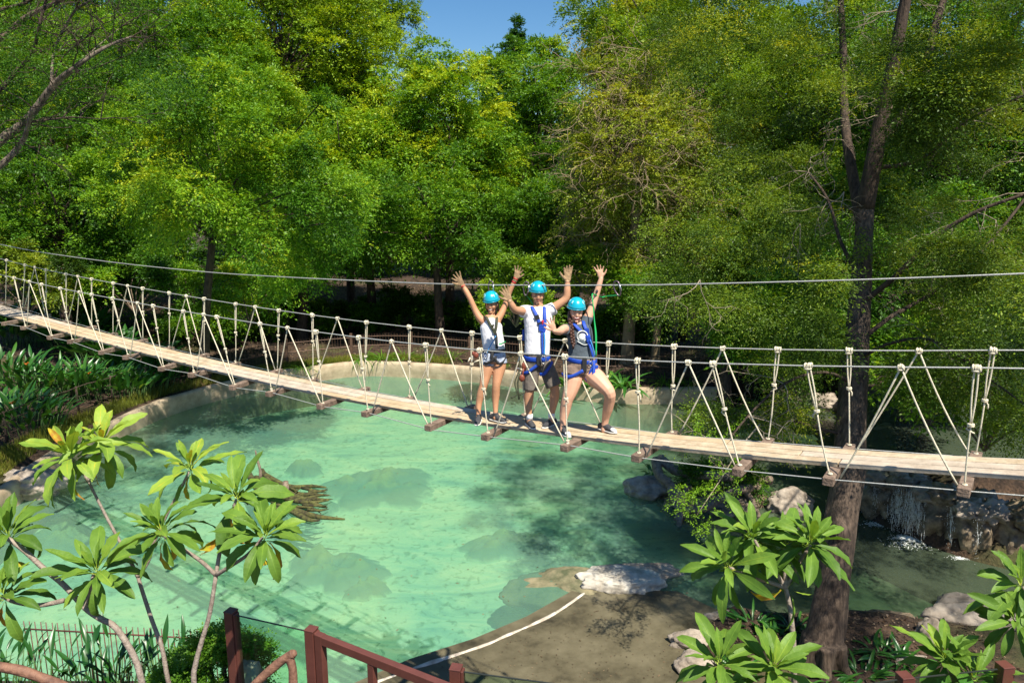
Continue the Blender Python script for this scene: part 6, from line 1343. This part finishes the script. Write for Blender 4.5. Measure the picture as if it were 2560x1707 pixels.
# ------------------------------------------------------------------ glass railing and gate at the platform edge
ZT = 5.1; FL = 4.0
def vpost(par, p, wd=.045, zt=ZT, ang=0.0, name='post'):
    mb = MB(); ax = Vector((math.cos(ang), math.sin(ang), 0)) * wd; ay = Vector((-math.sin(ang), math.cos(ang), 0)) * wd; c = Vector((p.x, p.y, (zt + FL) / 2))
    mb.box(c, ax, ay, (0, 0, (zt - FL) / 2)); mb.box(Vector((p.x, p.y, zt + .004)), ax * 1.06, ay * 1.06, (0, 0, .006))
    mb.box(c + ax * 1.25 - Vector((0, 0, .0)), ax * .22, ay * .75, (0, 0, (zt - FL) / 2 - .01))
    o = mb.build(name, M['brownmetal'], par, smooth=False); b_ = o.modifiers.new('bevel', 'BEVEL'); b_.width = .004; b_.segments = 2; return o
def pane(par, a, b, zt):
    d = (b - a); d.z = 0; d.normalize(); n_ = Vector((-d.y, d.x, 0)); mb = MB(); m_ = (a + b) / 2; L_ = ((b - a).length) / 2
    mb.box(Vector((m_.x, m_.y, (zt + FL) / 2)), d * L_, n_ * .005, (0, 0, (zt - FL) / 2)); g_ = mb.build('glass_pane', M['glass'], par, smooth=False)
    mb = MB(); mb.box(Vector((m_.x, m_.y, zt + .003)), d * L_, n_ * .006, (0, 0, .003)); mb.build('pane_edge', M['glassedge'], g_, smooth=False)
q1, q2, q3, q4, q5 = G(577, 1527, ZT), G(778, 1572, ZT), G(1140, 1668, ZT), G(2262, 1688, ZT), G(2512, 1662, ZT)
r1 = thing('glass_railing', 'glass railing panel with brown metal post at the bottom left above the pond', 'railing', (q1.x, q1.y, FL)); an = math.atan2(q2.y - q1.y, q2.x - q1.x)
vpost(r1, q1, .042, ang=an); vpost(r1, q2, .042, ang=an); dd_ = (q2 - q1).normalized(); pane(r1, q1 + dd_ * .06, q2 - dd_ * .05, ZT - .03)
gt = thing('gate', 'brown metal framed gate beside the glass railing at the bottom centre', 'gate', (q2.x, q2.y, FL)); ge = G(1170, 1728, ZT - .01); gd_ = (ge - q2); gd_.z = 0; GL = gd_.length; gd_.normalize(); gn = Vector((-gd_.y, gd_.x, 0)); gs = q2 + gd_ * .095 - gn * .0
def bar(par, name, c, a, b, c3_): mb = MB(); mb.box(c, a, b, c3_); o = mb.build(name, M['brownmetal'], par, smooth=False); b_ = o.modifiers.new('bevel', 'BEVEL'); b_.width = .004; b_.segments = 2; return o
zt2 = ZT - .012
bar(gt, 'stile', Vector((gs.x, gs.y, (zt2 + FL + .08) / 2)), gd_ * .038, gn * .03, (0, 0, (zt2 - FL - .08) / 2))
m_ = gs + gd_ * (GL / 2 - .06); bar(gt, 'top_rail', Vector((m_.x, m_.y, zt2 - .04)) + gd_ * .035, gd_ * (GL / 2 - .062), gn * .029, (0, 0, .036))
bar(gt, 'bottom_rail', Vector((m_.x, m_.y, FL + .12)) + gd_ * .035, gd_ * (GL / 2 - .062), gn * .029, (0, 0, .036))
for k in (.42, .98): c_ = gs + gd_ * (GL * k - .1); bar(gt, 'mullion', Vector((c_.x, c_.y, (zt2 + FL + .08) / 2 )), gd_ * .030, gn * .026, (0, 0, (zt2 - FL - .24) / 2))
mb = MB()
for z_ in (4.9, 4.45): mb.tube([q2 + gd_ * .052 + Vector((0, 0, z_ - ZT - .03)), q2 + gd_ * .052 + Vector((0, 0, z_ - ZT + .03))], .009, 8)
mb.build('hinge', M['steel'], gt)
r2 = thing('glass_railing', 'glass railing with brown post at the bottom centre right of the gate', 'railing', (q3.x, q3.y, FL)); an = math.atan2(G(1400, 1702, ZT).y - q3.y, G(1400, 1702, ZT).x - q3.x); q3b = q3 + Vector((math.cos(an), math.sin(an), 0)) * 1.5
vpost(r2, q3, .042, ang=an); vpost(r2, q3b, .042, ang=an); dd_ = (q3b - q3).normalized(); pane(r2, q3 + dd_ * .06, q3b - dd_ * .05, ZT - .03)
r3 = thing('glass_railing', 'glass railing with two brown posts at the bottom right corner', 'railing', (q4.x, q4.y, FL)); an = math.atan2(q5.y - q4.y, q5.x - q4.x)
vpost(r3, q4, .045, ang=an); vpost(r3, q5, .045, ang=an); dd_ = (q5 - q4).normalized(); pane(r3, q4 + dd_ * .06, q5 - dd_ * .06, ZT - .03)
q4b = q4 + Vector((-1.6, -.35, 0)); pane(r3, q4b, q4 - Vector((.06, .01, 0)), ZT - .03)
bx = thing('platform_deck', 'wooden viewing platform floor under the railings', 'platform', (0, 3.6, 3.9))
mb = MB()
for i in range(24): mb.box((0, 1.4 + i * .155, 3.98), (3.6, 0, 0), (0, .072, 0), (0, 0, .018))
o = mb.build('boards', M['plank2'], bx, smooth=False); 
# natural log handrails
for lb, pts, r_ in (('forked natural log handrail between the railing post and the gate', [[(590, 1760), (640, 1707), (690, 1662), (712, 1645), (733, 1633)], [(722, 1642), (731, 1668), (733, 1710), (733, 1760)]], .030), ('curved peeled log rail crossing the bottom left corner', [[(-60, 1655), (0, 1666), (50, 1675), (100, 1692), (150, 1712), (210, 1740)]], .034)):
    t = thing('log_rail', lb, 'handrail', P(*pts[0][0], 5.0)); 
    for pl_ in pts:
        mb = MB(); mb.tube([P(x, y, 5.0) for x, y in pl_], [r_ * (1.05 - .1 * (i % 2)) for i in range(len(pl_))], 10, sub=4); mb.ell(P(*pl_[-1], 5.0), (r_ * .9,) * 3, 8, 6); mb.build('log', M['logbark'] if 'logbark' in M else M.setdefault('logbark', mat('log_bark', (.12, .055, .035), .7, 14, .35, .5, 40, color2=(.26, .13, .08))), t)
